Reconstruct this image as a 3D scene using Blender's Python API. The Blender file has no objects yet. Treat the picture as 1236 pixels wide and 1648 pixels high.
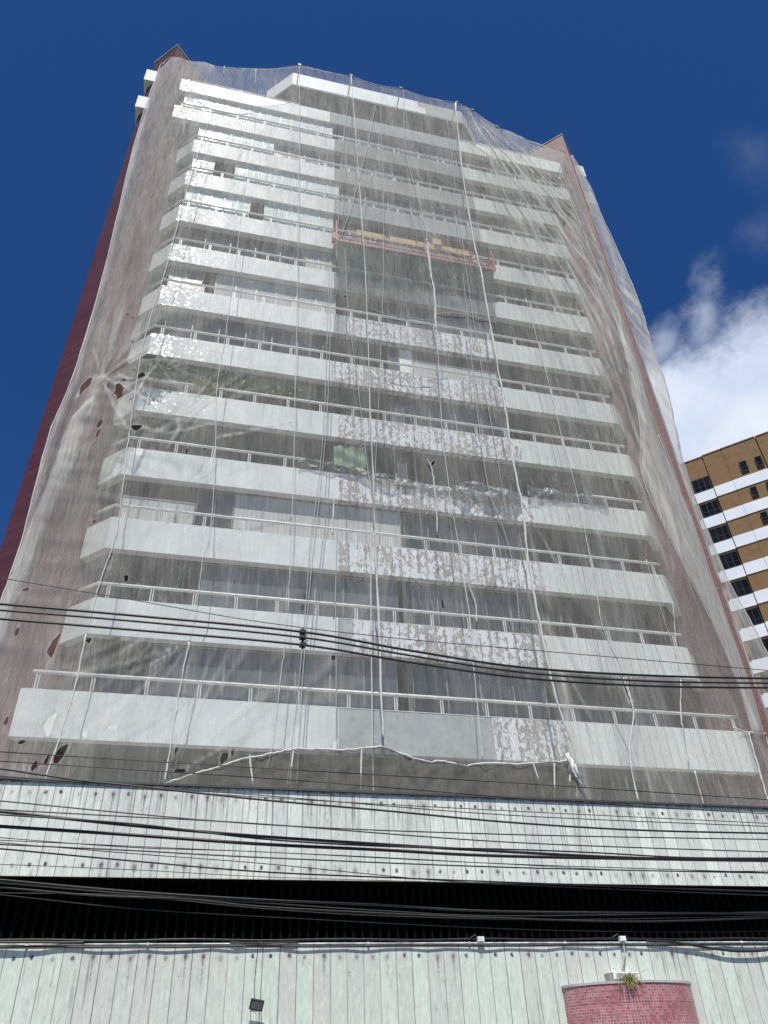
import bpy, math, random
import numpy as np
from mathutils import Matrix, Vector
random.seed(7); rng = np.random.RandomState(11)
R = math.radians
sc = bpy.context.scene
col = sc.collection

# ------------------------------------------------------------------ camera
CAM = np.array([3.3465, -21.3033, 1.6]); YAW, PIT, ROL = -0.262658, 0.647137, -0.0455994; FPX = 1244.62
cam = bpy.data.cameras.new('camera'); camo = bpy.data.objects.new('camera', cam); col.objects.link(camo)
cam.sensor_fit = 'VERTICAL'; cam.sensor_height = 36; cam.lens = 36*FPX/1648; cam.clip_end = 5000
RM = Matrix.Rotation(YAW, 4, 'Z') @ Matrix.Rotation(math.pi/2+PIT, 4, 'X') @ Matrix.Rotation(ROL, 4, 'Z')
camo.matrix_world = Matrix.Translation(CAM) @ RM
sc.camera = camo
M3 = np.array(RM.to_3x3())
def ray(x, y):
    d = M3 @ np.array([(x-618)/FPX, (824-y)/FPX, -1.]); return d/np.linalg.norm(d)
def at(x, y, Y):
    """measure the photograph: the point at pixel x, y standing on the upright plane Y"""
    d = ray(x, y); return CAM + d*(Y-CAM[1])/d[1]

# ------------------------------------------------------------------ light
SUN = Vector((-0.10, -0.44, 0.89)).normalized()
EL = math.asin(SUN.z); AZ = math.atan2(SUN.x, SUN.y)
sun = bpy.data.lights.new('sun', 'SUN'); sun.energy = 4.6; sun.angle = R(0.5); sun.color = (1, .975, .90)
suno = bpy.data.objects.new('sun', sun); col.objects.link(suno)
suno.rotation_euler = SUN.to_track_quat('Z', 'Y').to_euler()
sc.view_settings.view_transform = 'Standard'; sc.view_settings.look = 'None'
sc.view_settings.gamma = 1; sc.view_settings.exposure = 0.35

# ------------------------------------------------------------------ node helpers
class NT:
    def __init__(s, tree): s.t = tree; s.n = tree.nodes; s.l = tree.links; s.n.clear()
    def new(s, ty, **kw):
        n = s.n.new(ty)
        for k, v in kw.items(): setattr(n, k, v)
        return n
    def put(s, sock, v):
        if isinstance(v, bpy.types.NodeSocket): s.l.new(v, sock)
        elif v is not None:
            if isinstance(v, (tuple, list)) and len(v) == 3 and sock.type == 'RGBA': v = (*v, 1)
            sock.default_value = v
    def m(s, op, a, b=None, c=None):
        n = s.new('ShaderNodeMath', operation=op)
        for i, v in enumerate((a, b, c)): s.put(n.inputs[i], v)
        return n.outputs[0]
    def vm(s, op, a, b=None, sc_=None):
        n = s.new('ShaderNodeVectorMath', operation=op); s.put(n.inputs[0], a)
        if b is not None: s.put(n.inputs[1], b)
        if sc_ is not None: s.put(n.inputs['Scale'], sc_)
        return n.outputs['Value'] if op in ('DOT_PRODUCT', 'LENGTH') else n.outputs[0]
    def noise(s, vec, scale, detail=3, rough=.55, out='Fac'):
        n = s.new('ShaderNodeTexNoise'); s.put(n.inputs['Vector'], vec); s.put(n.inputs['Scale'], scale)
        s.put(n.inputs['Detail'], detail); s.put(n.inputs['Roughness'], rough); return n.outputs[out]
    def white(s, vec, out='Value'):
        n = s.new('ShaderNodeTexWhiteNoise', noise_dimensions='3D'); s.put(n.inputs['Vector'], vec); return n.outputs[out]
    def comb(s, x, y, z):
        n = s.new('ShaderNodeCombineXYZ'); s.put(n.inputs[0], x); s.put(n.inputs[1], y); s.put(n.inputs[2], z); return n.outputs[0]
    def sep(s, v):
        n = s.new('ShaderNodeSeparateXYZ'); s.put(n.inputs[0], v); return n.outputs
    def pos(s): return s.new('ShaderNodeNewGeometry').outputs['Position']
    def ramp(s, f, lo, hi, a=0., b=1.):
        n = s.new('ShaderNodeMapRange', interpolation_type='SMOOTHSTEP'); s.put(n.inputs[0], f); s.put(n.inputs[1], lo); s.put(n.inputs[2], hi)
        s.put(n.inputs[3], a); s.put(n.inputs[4], b); return n.outputs[0]
    def mix(s, f, a, b, mode='MIX'):
        n = s.new('ShaderNodeMix', data_type='RGBA', blend_type=mode); s.put(n.inputs[0], f); s.put(n.inputs[6], a); s.put(n.inputs[7], b); return n.outputs[2]
    def bump(s, h, st=.3, d=.02):
        n = s.new('ShaderNodeBump'); s.put(n.inputs['Strength'], st); s.put(n.inputs['Distance'], d); s.put(n.inputs['Height'], h); return n.outputs[0]
    def bsdf(s, color, rough=.6, normal=None, metal=0., spec=.5, **kw):
        n = s.new('ShaderNodeBsdfPrincipled'); s.put(n.inputs['Base Color'], color); s.put(n.inputs['Roughness'], rough)
        s.put(n.inputs['Metallic'], metal); s.put(n.inputs['Specular IOR Level'], spec)
        if normal is not None: s.put(n.inputs['Normal'], normal)
        for k, v in kw.items(): s.put(n.inputs[k], v)
        return n.outputs[0]
    def out(s, sh):
        o = s.new('ShaderNodeOutputMaterial'); s.l.new(sh, o.inputs[0])
def mat(name):
    m = bpy.data.materials.new(name); m.use_nodes = True; return m, NT(m.node_tree)
def plain(name, c, rough=.6, metal=0., var=.15, scale=3., spec=.5):
    m, n = mat(name); p = n.pos(); f = n.noise(p, scale, 4)
    k = n.ramp(f, .3, .7, 1-var, 1+var)
    cc = n.vm('SCALE', c, sc_=k)
    n.out(n.bsdf(cc, rough, n.bump(n.noise(p, scale*8, 2), .15, .005), metal, spec)); return m

# ------------------------------------------------------------------ world: sky and cloud
w = bpy.data.worlds.new('World'); sc.world = w; w.use_nodes = True; n = NT(w.node_tree)
sky = n.new('ShaderNodeTexSky', sky_type='NISHITA'); sky.sun_disc = False; sky.sun_elevation = EL; sky.sun_rotation = AZ % (2*math.pi)
sky.altitude = 300; sky.air_density = 1.0; sky.dust_density = 0.25; sky.ozone_density = 4.0
d = n.vm('NORMALIZE', n.new('ShaderNodeTexCoord').outputs['Generated'])
c0 = Vector(ray(1190, 640)).normalized(); e1 = Vector((c0.y, -c0.x, 0)).normalized(); e2 = e1.cross(c0).normalized()
dep = n.m('MAXIMUM', n.vm('DOT_PRODUCT', d, tuple(c0)), .05)
a = n.m('DIVIDE', n.vm('DOT_PRODUCT', d, tuple(e1)), dep); b = n.m('DIVIDE', n.vm('DOT_PRODUCT', d, tuple(e2)), dep)
q = n.comb(a, b, 0.)
nz = n.noise(q, 7., 8, .6); nz2 = n.noise(n.vm('ADD', q, (3.1, 1.7, 0)), 26., 6, .62)
def ab(x, y):
    v = Vector(ray(x, y)); k = v.dot(c0); return v.dot(e1)/k, v.dot(e2)/k
CLP = (ab(1060, 575), ab(1236, 492))
# main bank: fills below a rising line; wisps above it
_p, _q = CLP
h = n.m('SUBTRACT', n.m('ADD', n.m('MULTIPLY', n.m('SUBTRACT', a, _p[0]), (_q[1]-_p[1])/(_q[0]-_p[0])), _p[1]), b)             # >0 below the upper rim of the bank
h = n.m('ADD', h, n.m('ADD', n.m('MULTIPLY', n.m('SUBTRACT', nz, .5), .10), n.m('MULTIPLY', n.m('SUBTRACT', nz2, .5), .07)))
h = n.m('ADD', n.m('SUBTRACT', h, n.m('MULTIPLY', n.ramp(a, .18, .7), .6)), .0)
bank = n.ramp(h, -.028, .040)
def blob(cx, cy, ang, la, lb, amt):
    ca, sa = math.cos(ang), math.sin(ang)
    u = n.m('ADD', n.m('MULTIPLY', n.m('SUBTRACT', a, cx), ca), n.m('MULTIPLY', n.m('SUBTRACT', b, cy), sa))
    v = n.m('ADD', n.m('MULTIPLY', n.m('SUBTRACT', a, cx), -sa), n.m('MULTIPLY', n.m('SUBTRACT', b, cy), ca))
    r = n.m('SQRT', n.m('ADD', n.m('POWER', n.m('ABSOLUTE', n.m('DIVIDE', u, la)), 2.), n.m('POWER', n.m('ABSOLUTE', n.m('DIVIDE', v, lb)), 2.)))
    r = n.m('ADD', r, n.m('MULTIPLY', n.m('SUBTRACT', nz2, .5), 1.5)); r = n.m('ADD', r, n.m('MULTIPLY', n.m('SUBTRACT', nz, .5), 2.2))
    return n.ramp(r, 1.15, -.5, 0, amt)
def ab(x, y):
    v = Vector(ray(x, y)); k = v.dot(c0); return v.dot(e1)/k, v.dot(e2)/k
w1 = blob(*ab(1134, 505), R(62), .070, .026, .62)
w2 = blob(*ab(1064, 560), R(20), .040, .028, .6)
w3 = blob(*ab(1212, 255), R(100), .045, .028, .08)
w4 = blob(*ab(1222, 375), R(120), .03, .028, .10)
mask = n.m('MAXIMUM', n.m('MAXIMUM', bank, w1), n.m('MAXIMUM', w2, n.m('MAXIMUM', w3, w4)))
skyc = n.mix(1., sky.outputs[0], (.27, .61, 1.05), 'MULTIPLY')
cl = n.mix(n.ramp(nz, .30, .72), (7.4, 8.6, 11.0), (10.6, 11.4, 12.8))
cc = n.mix(mask, skyc, cl)
bg = n.new('ShaderNodeBackground'); n.put(bg.inputs[0], cc); bg.inputs[1].default_value = .062
o = n.new('ShaderNodeOutputWorld'); n.l.new(bg.outputs[0], o.inputs[0])

# ------------------------------------------------------------------ mesh helpers
class MB:
    def __init__(s): s.v = []; s.f = []
    def add(s, vs, fs):
        k = len(s.v); s.v += [tuple(map(float, p)) for p in vs]; s.f += [tuple(i+k for i in f) for f in fs]; return s
    def box(s, x0, x1, y0, y1, z0, z1):
        return s.prism([(x0, y0), (x1, y0), (x1, y1), (x0, y1)], z0, z1)
    def prism(s, fp, z0, z1):
        n = len(fp); vs = [(x, y, z0) for x, y in fp]+[(x, y, z1) for x, y in fp]
        fs = [tuple(range(n))[::-1], tuple(range(n, 2*n))]+[(i, (i+1) % n, n+(i+1) % n, n+i) for i in range(n)]
        return s.add(vs, fs)
    def obox(s, o, ax, ay, az):
        o, ax, ay, az = map(np.array, (o, ax, ay, az))
        vs = [o+i*ax+j*ay+k*az for k in (0, 1) for j in (0, 1) for i in (0, 1)]
        return s.add(vs, [(0, 2, 3, 1), (4, 5, 7, 6), (0, 1, 5, 4), (2, 6, 7, 3), (0, 4, 6, 2), (1, 3, 7, 5)])
    def tube(s, pts, r, seg=6):
        pts = [np.array(p, float) for p in pts]; k = len(s.v); N = len(pts)
        if not isinstance(r, (list, tuple, np.ndarray)): r = [r]*N
        for i, p in enumerate(pts):
            t = pts[min(i+1, N-1)]-pts[max(i-1, 0)]; t /= np.linalg.norm(t)+1e-9
            a = np.cross(t, (0, 0, 1.) if abs(t[2]) < .9 else (0, 1., 0)); a /= np.linalg.norm(a); b = np.cross(t, a)
            for j in range(seg):
                g = 2*math.pi*j/seg; s.v.append(tuple(p+r[i]*(a*math.cos(g)+b*math.sin(g))))
        for i in range(N-1):
            for j in range(seg):
                j2 = (j+1) % seg; s.f.append((k+i*seg+j, k+i*seg+j2, k+(i+1)*seg+j2, k+(i+1)*seg+j))
        s.f.append(tuple(k+j for j in range(seg))[::-1]); s.f.append(tuple(k+(N-1)*seg+j for j in range(seg))); return s
    def build(s, name, m, parent=None, org=None, smooth=False, **tg):
        o0 = np.array(root_of(parent).location) if parent is not None else np.array(org if org is not None else (0, 0, 0), float)
        me = bpy.data.meshes.new(name); me.from_pydata([tuple(np.array(v)-o0) for v in s.v], [], s.f); me.materials.append(m)
        if smooth: me.polygons.foreach_set('use_smooth', [True]*len(me.polygons))
        ob = bpy.data.objects.new(name, me); col.objects.link(ob)
        if parent is not None: ob.parent = parent
        else: ob.location = tuple(o0)
        tag(ob, **tg); return ob
def root_of(o):
    while o.parent: o = o.parent
    return o
def tag(o, label=None, cat=None, group=None, kind=None):
    if label: o['label'] = label
    if cat: o['category'] = cat
    if group: o['group'] = group
    if kind: o['kind'] = kind
    return o
def empty(name, loc, label, cat, group=None):
    o = bpy.data.objects.new(name, None); o.empty_display_size = .3; col.objects.link(o); o.location = tuple(map(float, loc)); return tag(o, label, cat, group)
def dup(o, parent, loc):
    c = o.copy(); col.objects.link(c); c.parent = parent; c.location = loc; return c
def offset_fp(line, t):
    """footprint of a wall t thick behind an open polyline (front side = -Y)"""
    line = [np.array(p, float) for p in line]; inner = []
    for i, p in enumerate(line):
        ns = []
        for j in (i-1, i):
            if 0 <= j < len(line)-1:
                e = line[j+1]-line[j]; e /= np.linalg.norm(e); ns.append(np.array([-e[1], e[0]]))
        nn = sum(ns); nn /= np.linalg.norm(nn); inner.append(p+nn*t/max(.3, float(nn@ns[0])))
    return [tuple(p) for p in line]+[tuple(p) for p in inner[::-1]]
def smooth_line(pts, n=8):
    pts = np.array(pts, float); N = len(pts)
    if N < 3: return [pts[0]+(pts[-1]-pts[0])*t for t in np.linspace(0, 1, n)]
    out = []
    for i in range(N-1):
        p0, p1, p2, p3 = pts[max(i-1, 0)], pts[i], pts[i+1], pts[min(i+2, N-1)]
        for t in np.linspace(0, 1, n, endpoint=False):
            out.append(.5*((2*p1)+(-p0+p2)*t+(2*p0-5*p1+4*p2-p3)*t*t+(-p0+3*p1-3*p2+p3)*t**3))
    out.append(pts[-1]); return out

# ------------------------------------------------------------------ materials
def marble(name, wd, x0, dots=(), dirt=.5, ca=(.66, .72, .70), cb=(.56, .56, .56), shift=.035, zt=None, hf=0.):
    """upright marble slabs wd wide: veins, dark joints, fixing holes at heights `dots`, runs below the holes"""
    m, n = mat(name); p = n.pos(); X, Y, Z = n.sep(p)
    u = n.m('DIVIDE', n.m('SUBTRACT', X, x0), wd); ci = n.m('FLOOR', u); fx = n.m('FRACT', u)
    r = n.white(n.comb(ci, 3.3, 0.)); r2 = n.white(n.comb(ci, 7.7, 1.))
    q = n.vm('ADD', p, n.comb(0., n.m('MULTIPLY', r, 9.), n.m('MULTIPLY', r2, 13.)))
    v1 = n.noise(n.vm('MULTIPLY', q, (1.6, 1., .55)), 1.6, 6, .65)
    v2 = n.noise(n.vm('MULTIPLY', q, (3., 1., .8)), 6., 5, .7)
    c = n.mix(n.ramp(n.m('ADD', n.m('MULTIPLY', r, .6), n.m('MULTIPLY', v1, .6)), .25, .85), ca, cb)
    c = n.mix(n.ramp(r2, .72, 1., 0, .35), c, (.58, .55, .54))
    vein = n.ramp(n.m('ABSOLUTE', n.m('SUBTRACT', v2, .5)), .0, .035, .28, 0)
    vein = n.m('MULTIPLY', vein, n.ramp(v1, .42, .6))
    c = n.mix(vein, c, (.30, .31, .31))
    k = n.ramp(v2, .3, .75, .86, 1.08); c = n.vm('SCALE', c, sc_=k)
    blot = n.ramp(n.noise(n.vm('MULTIPLY', q, (1., 1., .35)), 4.5, 5, .75), .56, .72, 0, dirt*.6)
    c = n.mix(blot, c, (.25, .24, .22))
    runs = n.noise(n.vm('MULTIPLY', p, (14., 1., .45)), 1.3, 4, .6)
    gm = n.m('MULTIPLY', n.ramp(runs, .56, .66), n.ramp(n.noise(p, .55, 4, .6), .50, .62)); c = n.mix(n.m('MULTIPLY', gm, .60*dirt), c, (.15, .15, .13))
    sf = n.m('MULTIPLY', n.ramp(n.noise(n.vm('MULTIPLY', q, (1., 1., .6)), 13., 5, .7), .62, .68), n.ramp(n.noise(p, 1.7, 3), .45, .6)); c = n.mix(n.m('MULTIPLY', sf, .7*dirt), c, (.17, .165, .15))
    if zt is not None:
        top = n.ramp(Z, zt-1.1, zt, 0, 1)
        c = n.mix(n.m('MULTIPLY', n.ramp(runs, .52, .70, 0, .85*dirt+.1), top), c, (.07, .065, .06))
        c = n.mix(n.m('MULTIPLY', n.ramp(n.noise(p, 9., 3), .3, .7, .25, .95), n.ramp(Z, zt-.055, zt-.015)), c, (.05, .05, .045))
    for dz in dots:
        dx = n.m('MULTIPLY', n.m('SUBTRACT', fx, n.m('ADD', .5, n.m('MULTIPLY', n.m('SUBTRACT', r, .5), .25))), wd)
        dzz = n.m('SUBTRACT', Z, n.m('ADD', dz, n.m('MULTIPLY', n.m('SUBTRACT', r2, .5), .05)))
        wob = n.m('MULTIPLY', n.m('SUBTRACT', n.noise(p, 22., 2), .5), .05)
        dist = n.m('ADD', n.m('SQRT', n.m('ADD', n.m('POWER', dx, 2.), n.m('MULTIPLY', n.m('POWER', dzz, 2.), .6))), wob)
        c = n.mix(n.ramp(dist, .044, .022, 0, n.ramp(r2, .0, .7, .3, .95)), c, (.05, .05, .05))
        c = n.mix(n.ramp(dist, .11, .02, 0, n.m('MULTIPLY', n.ramp(r, .3, 1., 0, .5), dirt)), c, (.25, .23, .21))
        run = n.m('MULTIPLY', n.ramp(n.m('ABSOLUTE', n.m('ADD', dx, n.m('MULTIPLY', wob, 1.5))), .03, .0), n.m('MULTIPLY', n.ramp(dzz, -.75, 0., 0, 1), n.ramp(dzz, .02, 0., 0, 1)))
        c = n.mix(n.m('MULTIPLY', run, n.m('MULTIPLY', n.ramp(r, .86, .93, 0, .85), n.ramp(v2, .4, .55, .3, 1))), c, (.10, .095, .09))
    jt = n.m('MINIMUM', fx, n.m('SUBTRACT', 1., fx)); jw = n.ramp(r2, 0, 1, .018, .04)
    j = n.ramp(jt, jw, n.m('MULTIPLY', jw, .25), 0, 1)
    c = n.mix(n.m('MULTIPLY', j, .85), c, (.09, .09, .09))
    hgt = n.m('ADD', n.m('MULTIPLY', j, -1.), n.m('MULTIPLY', r, .4))
    n.out(n.bsdf(c, n.ramp(v1, .3, .7, .32, .55), n.bump(hgt, .5, .008))); return m
def scraped(name, seed):
    """old adhesive left where slabs came off: white patches on grey and pinkish mortar, slab joints still showing"""
    m, n = mat(name); p0 = n.pos(); p = n.vm('ADD', p0, (seed*5.3, 0, seed*2.1)); X, Y, Z = n.sep(p)
    u = n.m('DIVIDE', X, .305); ci = n.m('FLOOR', u); fx = n.m('FRACT', u); r = n.white(n.comb(ci, seed, 0.))
    big = n.noise(n.vm('MULTIPLY', p, (.9, 1, 1.2)), .9, 4)
    f = n.noise(n.vm('MULTIPLY', p, (1.3, 1., .75)), 6., 9, .74)
    ctr = n.ramp(n.m('MINIMUM', fx, n.m('SUBTRACT', 1., fx)), 0., .4, -.035, .02)
    f = n.m('ADD', f, ctr)
    t = n.m('ADD', f, n.m('ADD', n.m('MULTIPLY', n.m('SUBTRACT', r, .5), .07), n.m('MULTIPLY', n.m('SUBTRACT', big, .5), .35)))
    wh = n.ramp(t, .455, .49)
    mort = n.mix(n.ramp(n.noise(p, 2.6, 5, .7), .35, .65), (.37, .32, .29), (.52, .49, .46))
    whc = n.vm('SCALE', (.80, .81, .82), sc_=n.ramp(n.noise(p, 11., 3), .3, .7, .9, 1.05))
    c = n.mix(wh, mort, whc)
    edge = n.m('MULTIPLY', n.ramp(t, .42, .455), n.ramp(t, .49, .46)); c = n.mix(n.m('MULTIPLY', edge, .5), c, (.16, .14, .13))
    jt = n.m('MINIMUM', fx, n.m('SUBTRACT', 1., fx)); j = n.m('MULTIPLY', n.ramp(jt, .06, .02), n.ramp(n.noise(p, 2.3, 3), .40, .55, .0, 1.))
    c = n.mix(n.m('MULTIPLY', j, .85), c, (.13, .115, .11))
    n.out(n.bsdf(c, .8, n.bump(n.m('ADD', wh, n.m('MULTIPLY', f, .5)), .7, .02))); return m
def cement(name, ca, cb, wet=.35):
    m, n = mat(name); p = n.pos()
    f = n.noise(n.vm('MULTIPLY', p, (1., 1., 1.4)), 1.1, 7, .68); g = n.noise(p, 7., 5, .7)
    c = n.mix(n.ramp(f, .35, .65), ca, cb); c = n.mix(n.ramp(n.noise(n.vm('MULTIPLY', p, (5., 1., .3)), 1.2, 4), .58, .75, 0, wet), c, (.16, .17, .165))
    c = n.vm('SCALE', c, sc_=n.ramp(g, .3, .7, .88, 1.08))
    n.out(n.bsdf(c, .85, n.bump(g, .4, .01))); return m
def mosaic(name, base, joint, sz, gloss, tilt, jw=.08, var=.1, hv=1., coat=1.):
    """small glazed tiles, every one set at its own slight tilt, so that the sun sparkles on some of them"""
    m, n = mat(name); g = n.new('ShaderNodeNewGeometry'); p = g.outputs['Position']; X, Y, Z = n.sep(p)
    s = n.m('ADD', X, n.m('MULTIPLY', Y, hv))
    u = n.m('DIVIDE', s, sz); v = n.m('DIVIDE', Z, sz); cell = n.comb(n.m('FLOOR', u), n.m('FLOOR', v), 0.)
    fu, fv = n.m('FRACT', u), n.m('FRACT', v)
    jt = n.m('MINIMUM', n.m('MINIMUM', fu, n.m('SUBTRACT', 1., fu)), n.m('MINIMUM', fv, n.m('SUBTRACT', 1., fv)))
    j = n.ramp(jt, jw, jw*.4)
    r = n.white(cell); rv = n.white(cell, 'Color'); k = n.ramp(r, 0, 1, 1-var, 1+var)
    c = n.vm('SCALE', base, sc_=k)
    c = n.vm('SCALE', c, sc_=n.ramp(n.noise(p, .9, 5, .6), .3, .7, .9, 1.06))
    c = n.mix(n.m('MULTIPLY', j, .8), c, joint)
    cc_ = n.white(n.comb(n.m('FLOOR', n.m('DIVIDE', s, sz*1.3)), n.m('FLOOR', n.m('DIVIDE', Z, sz*1.0)), 5.), 'Color'); off = n.vm('SUBTRACT', cc_, (.5, .5, .5)); off = n.vm('MULTIPLY', off, n.vm('ADD', n.vm('SCALE', n.vm('ABSOLUTE', off), sc_=1.2), (.4, .4, .4))); slow = n.vm('SUBTRACT', n.noise(p, 1.4, 2, .5, 'Color'), (.5, .5, .5))
    nn = n.vm('NORMALIZE', n.vm('ADD', g.outputs['Normal'], n.vm('ADD', n.vm('MULTIPLY', off, tilt), n.vm('MULTIPLY', slow, (tilt[0]*.5, 0, tilt[2]*.25)))))
    b_ = n.bsdf(c, .5, None, 0., .25); pb = b_.node; pb.inputs['Coat Weight'].default_value = coat; n.put(pb.inputs['Coat Roughness'], n.m('ADD', gloss, n.m('MULTIPLY', j, .2))); n.put(pb.inputs['Coat Normal'], nn)
    n.out(b_); return m
M = {}
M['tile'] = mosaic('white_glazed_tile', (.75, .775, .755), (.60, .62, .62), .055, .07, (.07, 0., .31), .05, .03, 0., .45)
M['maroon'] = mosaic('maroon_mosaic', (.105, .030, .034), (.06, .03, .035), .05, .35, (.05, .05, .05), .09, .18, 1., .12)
M['maroon_netlit'] = mosaic('netlit_maroon_mosaic', (.23, .11, .105), (.18, .11, .11), .05, .45, (.05, .05, .05), .09, .16, 1., .1)  # paler copy of the maroon tile, net's lightening put into the colour
M['pinktile'] = mosaic('pink_mosaic', (.44, .115, .155), (.58, .42, .42), .062, .3, (.06, .06, .06), .10, .22)
M['marble_par'] = marble('slab_marble_parapet', .305, 14.75, (), .45, (.82, .85, .79), (.74, .77, .71))
M['ledge'] = plain('ledge_paint', (.60, .62, .59), .7, var=.1, scale=4.)
M['render_grey'] = cement('grey_render', (.36, .39, .385), (.44, .46, .455))
M['render_green'] = cement('damp_render', (.25, .28, .26), (.34, .365, .34), .5)
M['render_pink'] = cement('mortar_render', (.33, .33, .31), (.42, .42, .40), .3)
for i in range(4): M['scrape%d' % i] = scraped('scraped_mortar', i+1)
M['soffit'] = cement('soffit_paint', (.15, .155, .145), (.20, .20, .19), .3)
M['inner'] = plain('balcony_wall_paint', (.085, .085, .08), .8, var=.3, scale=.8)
M['rail'] = plain('white_rail_paint', (.78, .78, .74), .4)
M['post'] = plain('rail_post_metal', (.62, .64, .64), .4)
M['concrete'] = plain('concrete', (.42, .42, .40), .85, scale=2.)
M['white'] = plain('white_paint', (.80, .80, .78), .5, var=.06)
M['frame'] = plain('window_frame_metal', (.25, .25, .25), .4)
M['blackm'] = plain('black_rubber', (.012, .012, .013), .45, var=.1, scale=30.)
M['cable2'] = plain('dusty_cable', (.06, .06, .06), .6, scale=20.)
M['cable3'] = plain('slot_cable', (.012, .012, .013), .6, scale=20.)
M['void'] = plain('shade_black', (.004, .004, .004), 1., spec=0.)  # near-black colour carries the shade of the slot and gaps
M['fin'] = plain('black_louvre', (.004, .0045, .0045), .8, spec=.05)
M['asphalt'] = plain('asphalt', (.055, .055, .055), .9, scale=6.)
M['paving'] = plain('paving', (.36, .34, .31), .9, scale=3.)
M['rope'] = plain('white_rope', (.60, .59, .56), .8, scale=20.)
M['ropeg'] = plain('grey_rope', (.40, .40, .38), .8, scale=20.)
M['ropeg2'] = plain('dirty_white_pipe', (.55, .55, .52), .6, scale=4., var=.4)
M['stage'] = plain('red_painted_steel', (.42, .13, .13), .5, scale=3.)
M['plank'] = plain('yellow_plank', (.55, .37, .17), .7, scale=3.)
M['green'] = plain('green_sheet', (.13, .23, .14), .7, scale=3.)
M['leaf'] = plain('leaf', (.14, .19, .05), .6, scale=5., var=.4)
M['dry'] = plain('dry_grass', (.30, .27, .09), .7, scale=12., var=.3)
def glass(name, c, rough, wav=0.):
    m, n = mat(name); p = n.pos(); f = n.noise(p, 1.3, 3)
    nm = n.bump(f, wav, .08) if wav else None
    n.out(n.bsdf(n.vm('SCALE', c, sc_=n.ramp(n.noise(p, .8, 3), .35, .65, .7, 1.2)), rough, nm, spec=.9)); return m
M['curtain'] = plain('brown_curtain', (.16, .12, .10), .8, scale=6., var=.4)
M['glass'] = glass('dark_glass', (.03, .04, .045), .06, .3)
M['glassgrey'] = glass('grey_film_glass', (.085, .10, .11), .25, .3)
M['glasslite'] = mosaic('pale_glare_glass', (.60, .70, .70), (.4, .45, .45), .35, .12, (.08, 0., .26), .03, .12, 0.)  # pale base colour stands in for part of the sun glare on the panes
M['gdark'] = plain('black_glass', (.012, .013, .014), .15, var=.5, scale=.8, spec=.2)
M['blind'] = (lambda: (lambda m, n: (n.out(n.bsdf(n.mix(n.ramp(n.m('SINE', n.m('MULTIPLY', n.sep(n.pos())[0], 42.)), -1, 1), (.42, .43, .42), (.50, .51, .50)), .7)), m)[1])(*mat('vertical_blind')))()
def net_mat(name, c, c2):
    m, n = mat(name); p = n.pos()
    at_ = n.new('ShaderNodeAttribute', attribute_name='cover').outputs['Fac']
    hole = n.new('ShaderNodeAttribute', attribute_name='hole').outputs['Fac']
    dust = n.noise(n.vm('MULTIPLY', p, (1.8, 1., .25)), 1.3, 5, .65)
    fine = n.noise(n.vm('MULTIPLY', p, (7., 1., .5)), 2.2, 4, .6)
    cv = n.m('MULTIPLY', at_, n.m('MULTIPLY', n.ramp(dust, .3, .7, .82, 1.2), n.ramp(fine, .3, .7, .80, 1.22)))
    wp = n.vm('SCALE', n.vm('SUBTRACT', n.noise(p, .55, 2, .5, 'Color'), (.5, .5, .5)), sc_=.75)
    pw = n.vm('ADD', p, wp)
    msk = n.ramp(n.noise(p, .42, 3, .6), .42, .66)
    for sc3, off3, wd3, am in (((1.5, 1., .12), 0., .016, .14), ((2.6, 1., .22), 7., .020, .12), ((1.0, 1., .7), 13., .009, .10)):
        rn = n.noise(n.vm('ADD', n.vm('MULTIPLY', pw, sc3), (off3, 0, 0)), 1.5, 2, .5)
        rd = n.ramp(n.m('ABSOLUTE', n.m('SUBTRACT', rn, .5)), wd3, 0., 0, 1)
        cv = n.m('ADD', cv, n.m('MULTIPLY', n.m('MULTIPLY', rd, am), n.m('ADD', n.m('MULTIPLY', msk, .9), .1)))
    cv = n.m('MINIMUM', cv, .97)
    open_ = n.ramp(n.m('ADD', hole, n.m('MULTIPLY', n.m('SUBTRACT', n.noise(p, 9., 2), .5), .35)), .56, .48)
    cv = n.m('MULTIPLY', cv, open_)
    cc = n.mix(n.ramp(dust, .3, .7), c, c2)
    df = n.new('ShaderNodeBsdfDiffuse'); n.put(df.inputs[0], cc); tl = n.new('ShaderNodeBsdfTranslucent'); n.put(tl.inputs[0], cc)
    mx = n.new('ShaderNodeMixShader'); mx.inputs[0].default_value = .32; n.l.new(df.outputs[0], mx.inputs[1]); n.l.new(tl.outputs[0], mx.inputs[2])
    tr = n.new('ShaderNodeBsdfTransparent'); m2 = n.new('ShaderNodeMixShader'); n.put(m2.inputs[0], cv)
    n.l.new(tr.outputs[0], m2.inputs[1]); n.l.new(mx.outputs[0], m2.inputs[2]); n.out(m2.outputs[0]); return m
M['net'] = net_mat('white_mesh_net', (.63, .62, .575), (.69, .665, .60))
M['netdark'] = net_mat('dark_mesh_net', (.10, .095, .085), (.15, .143, .13))  # darker brown-grey colour for the lower apron
M['tarp'] = net_mat('green_mesh_tarp', (.10, .16, .13), (.15, .21, .18))
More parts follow.
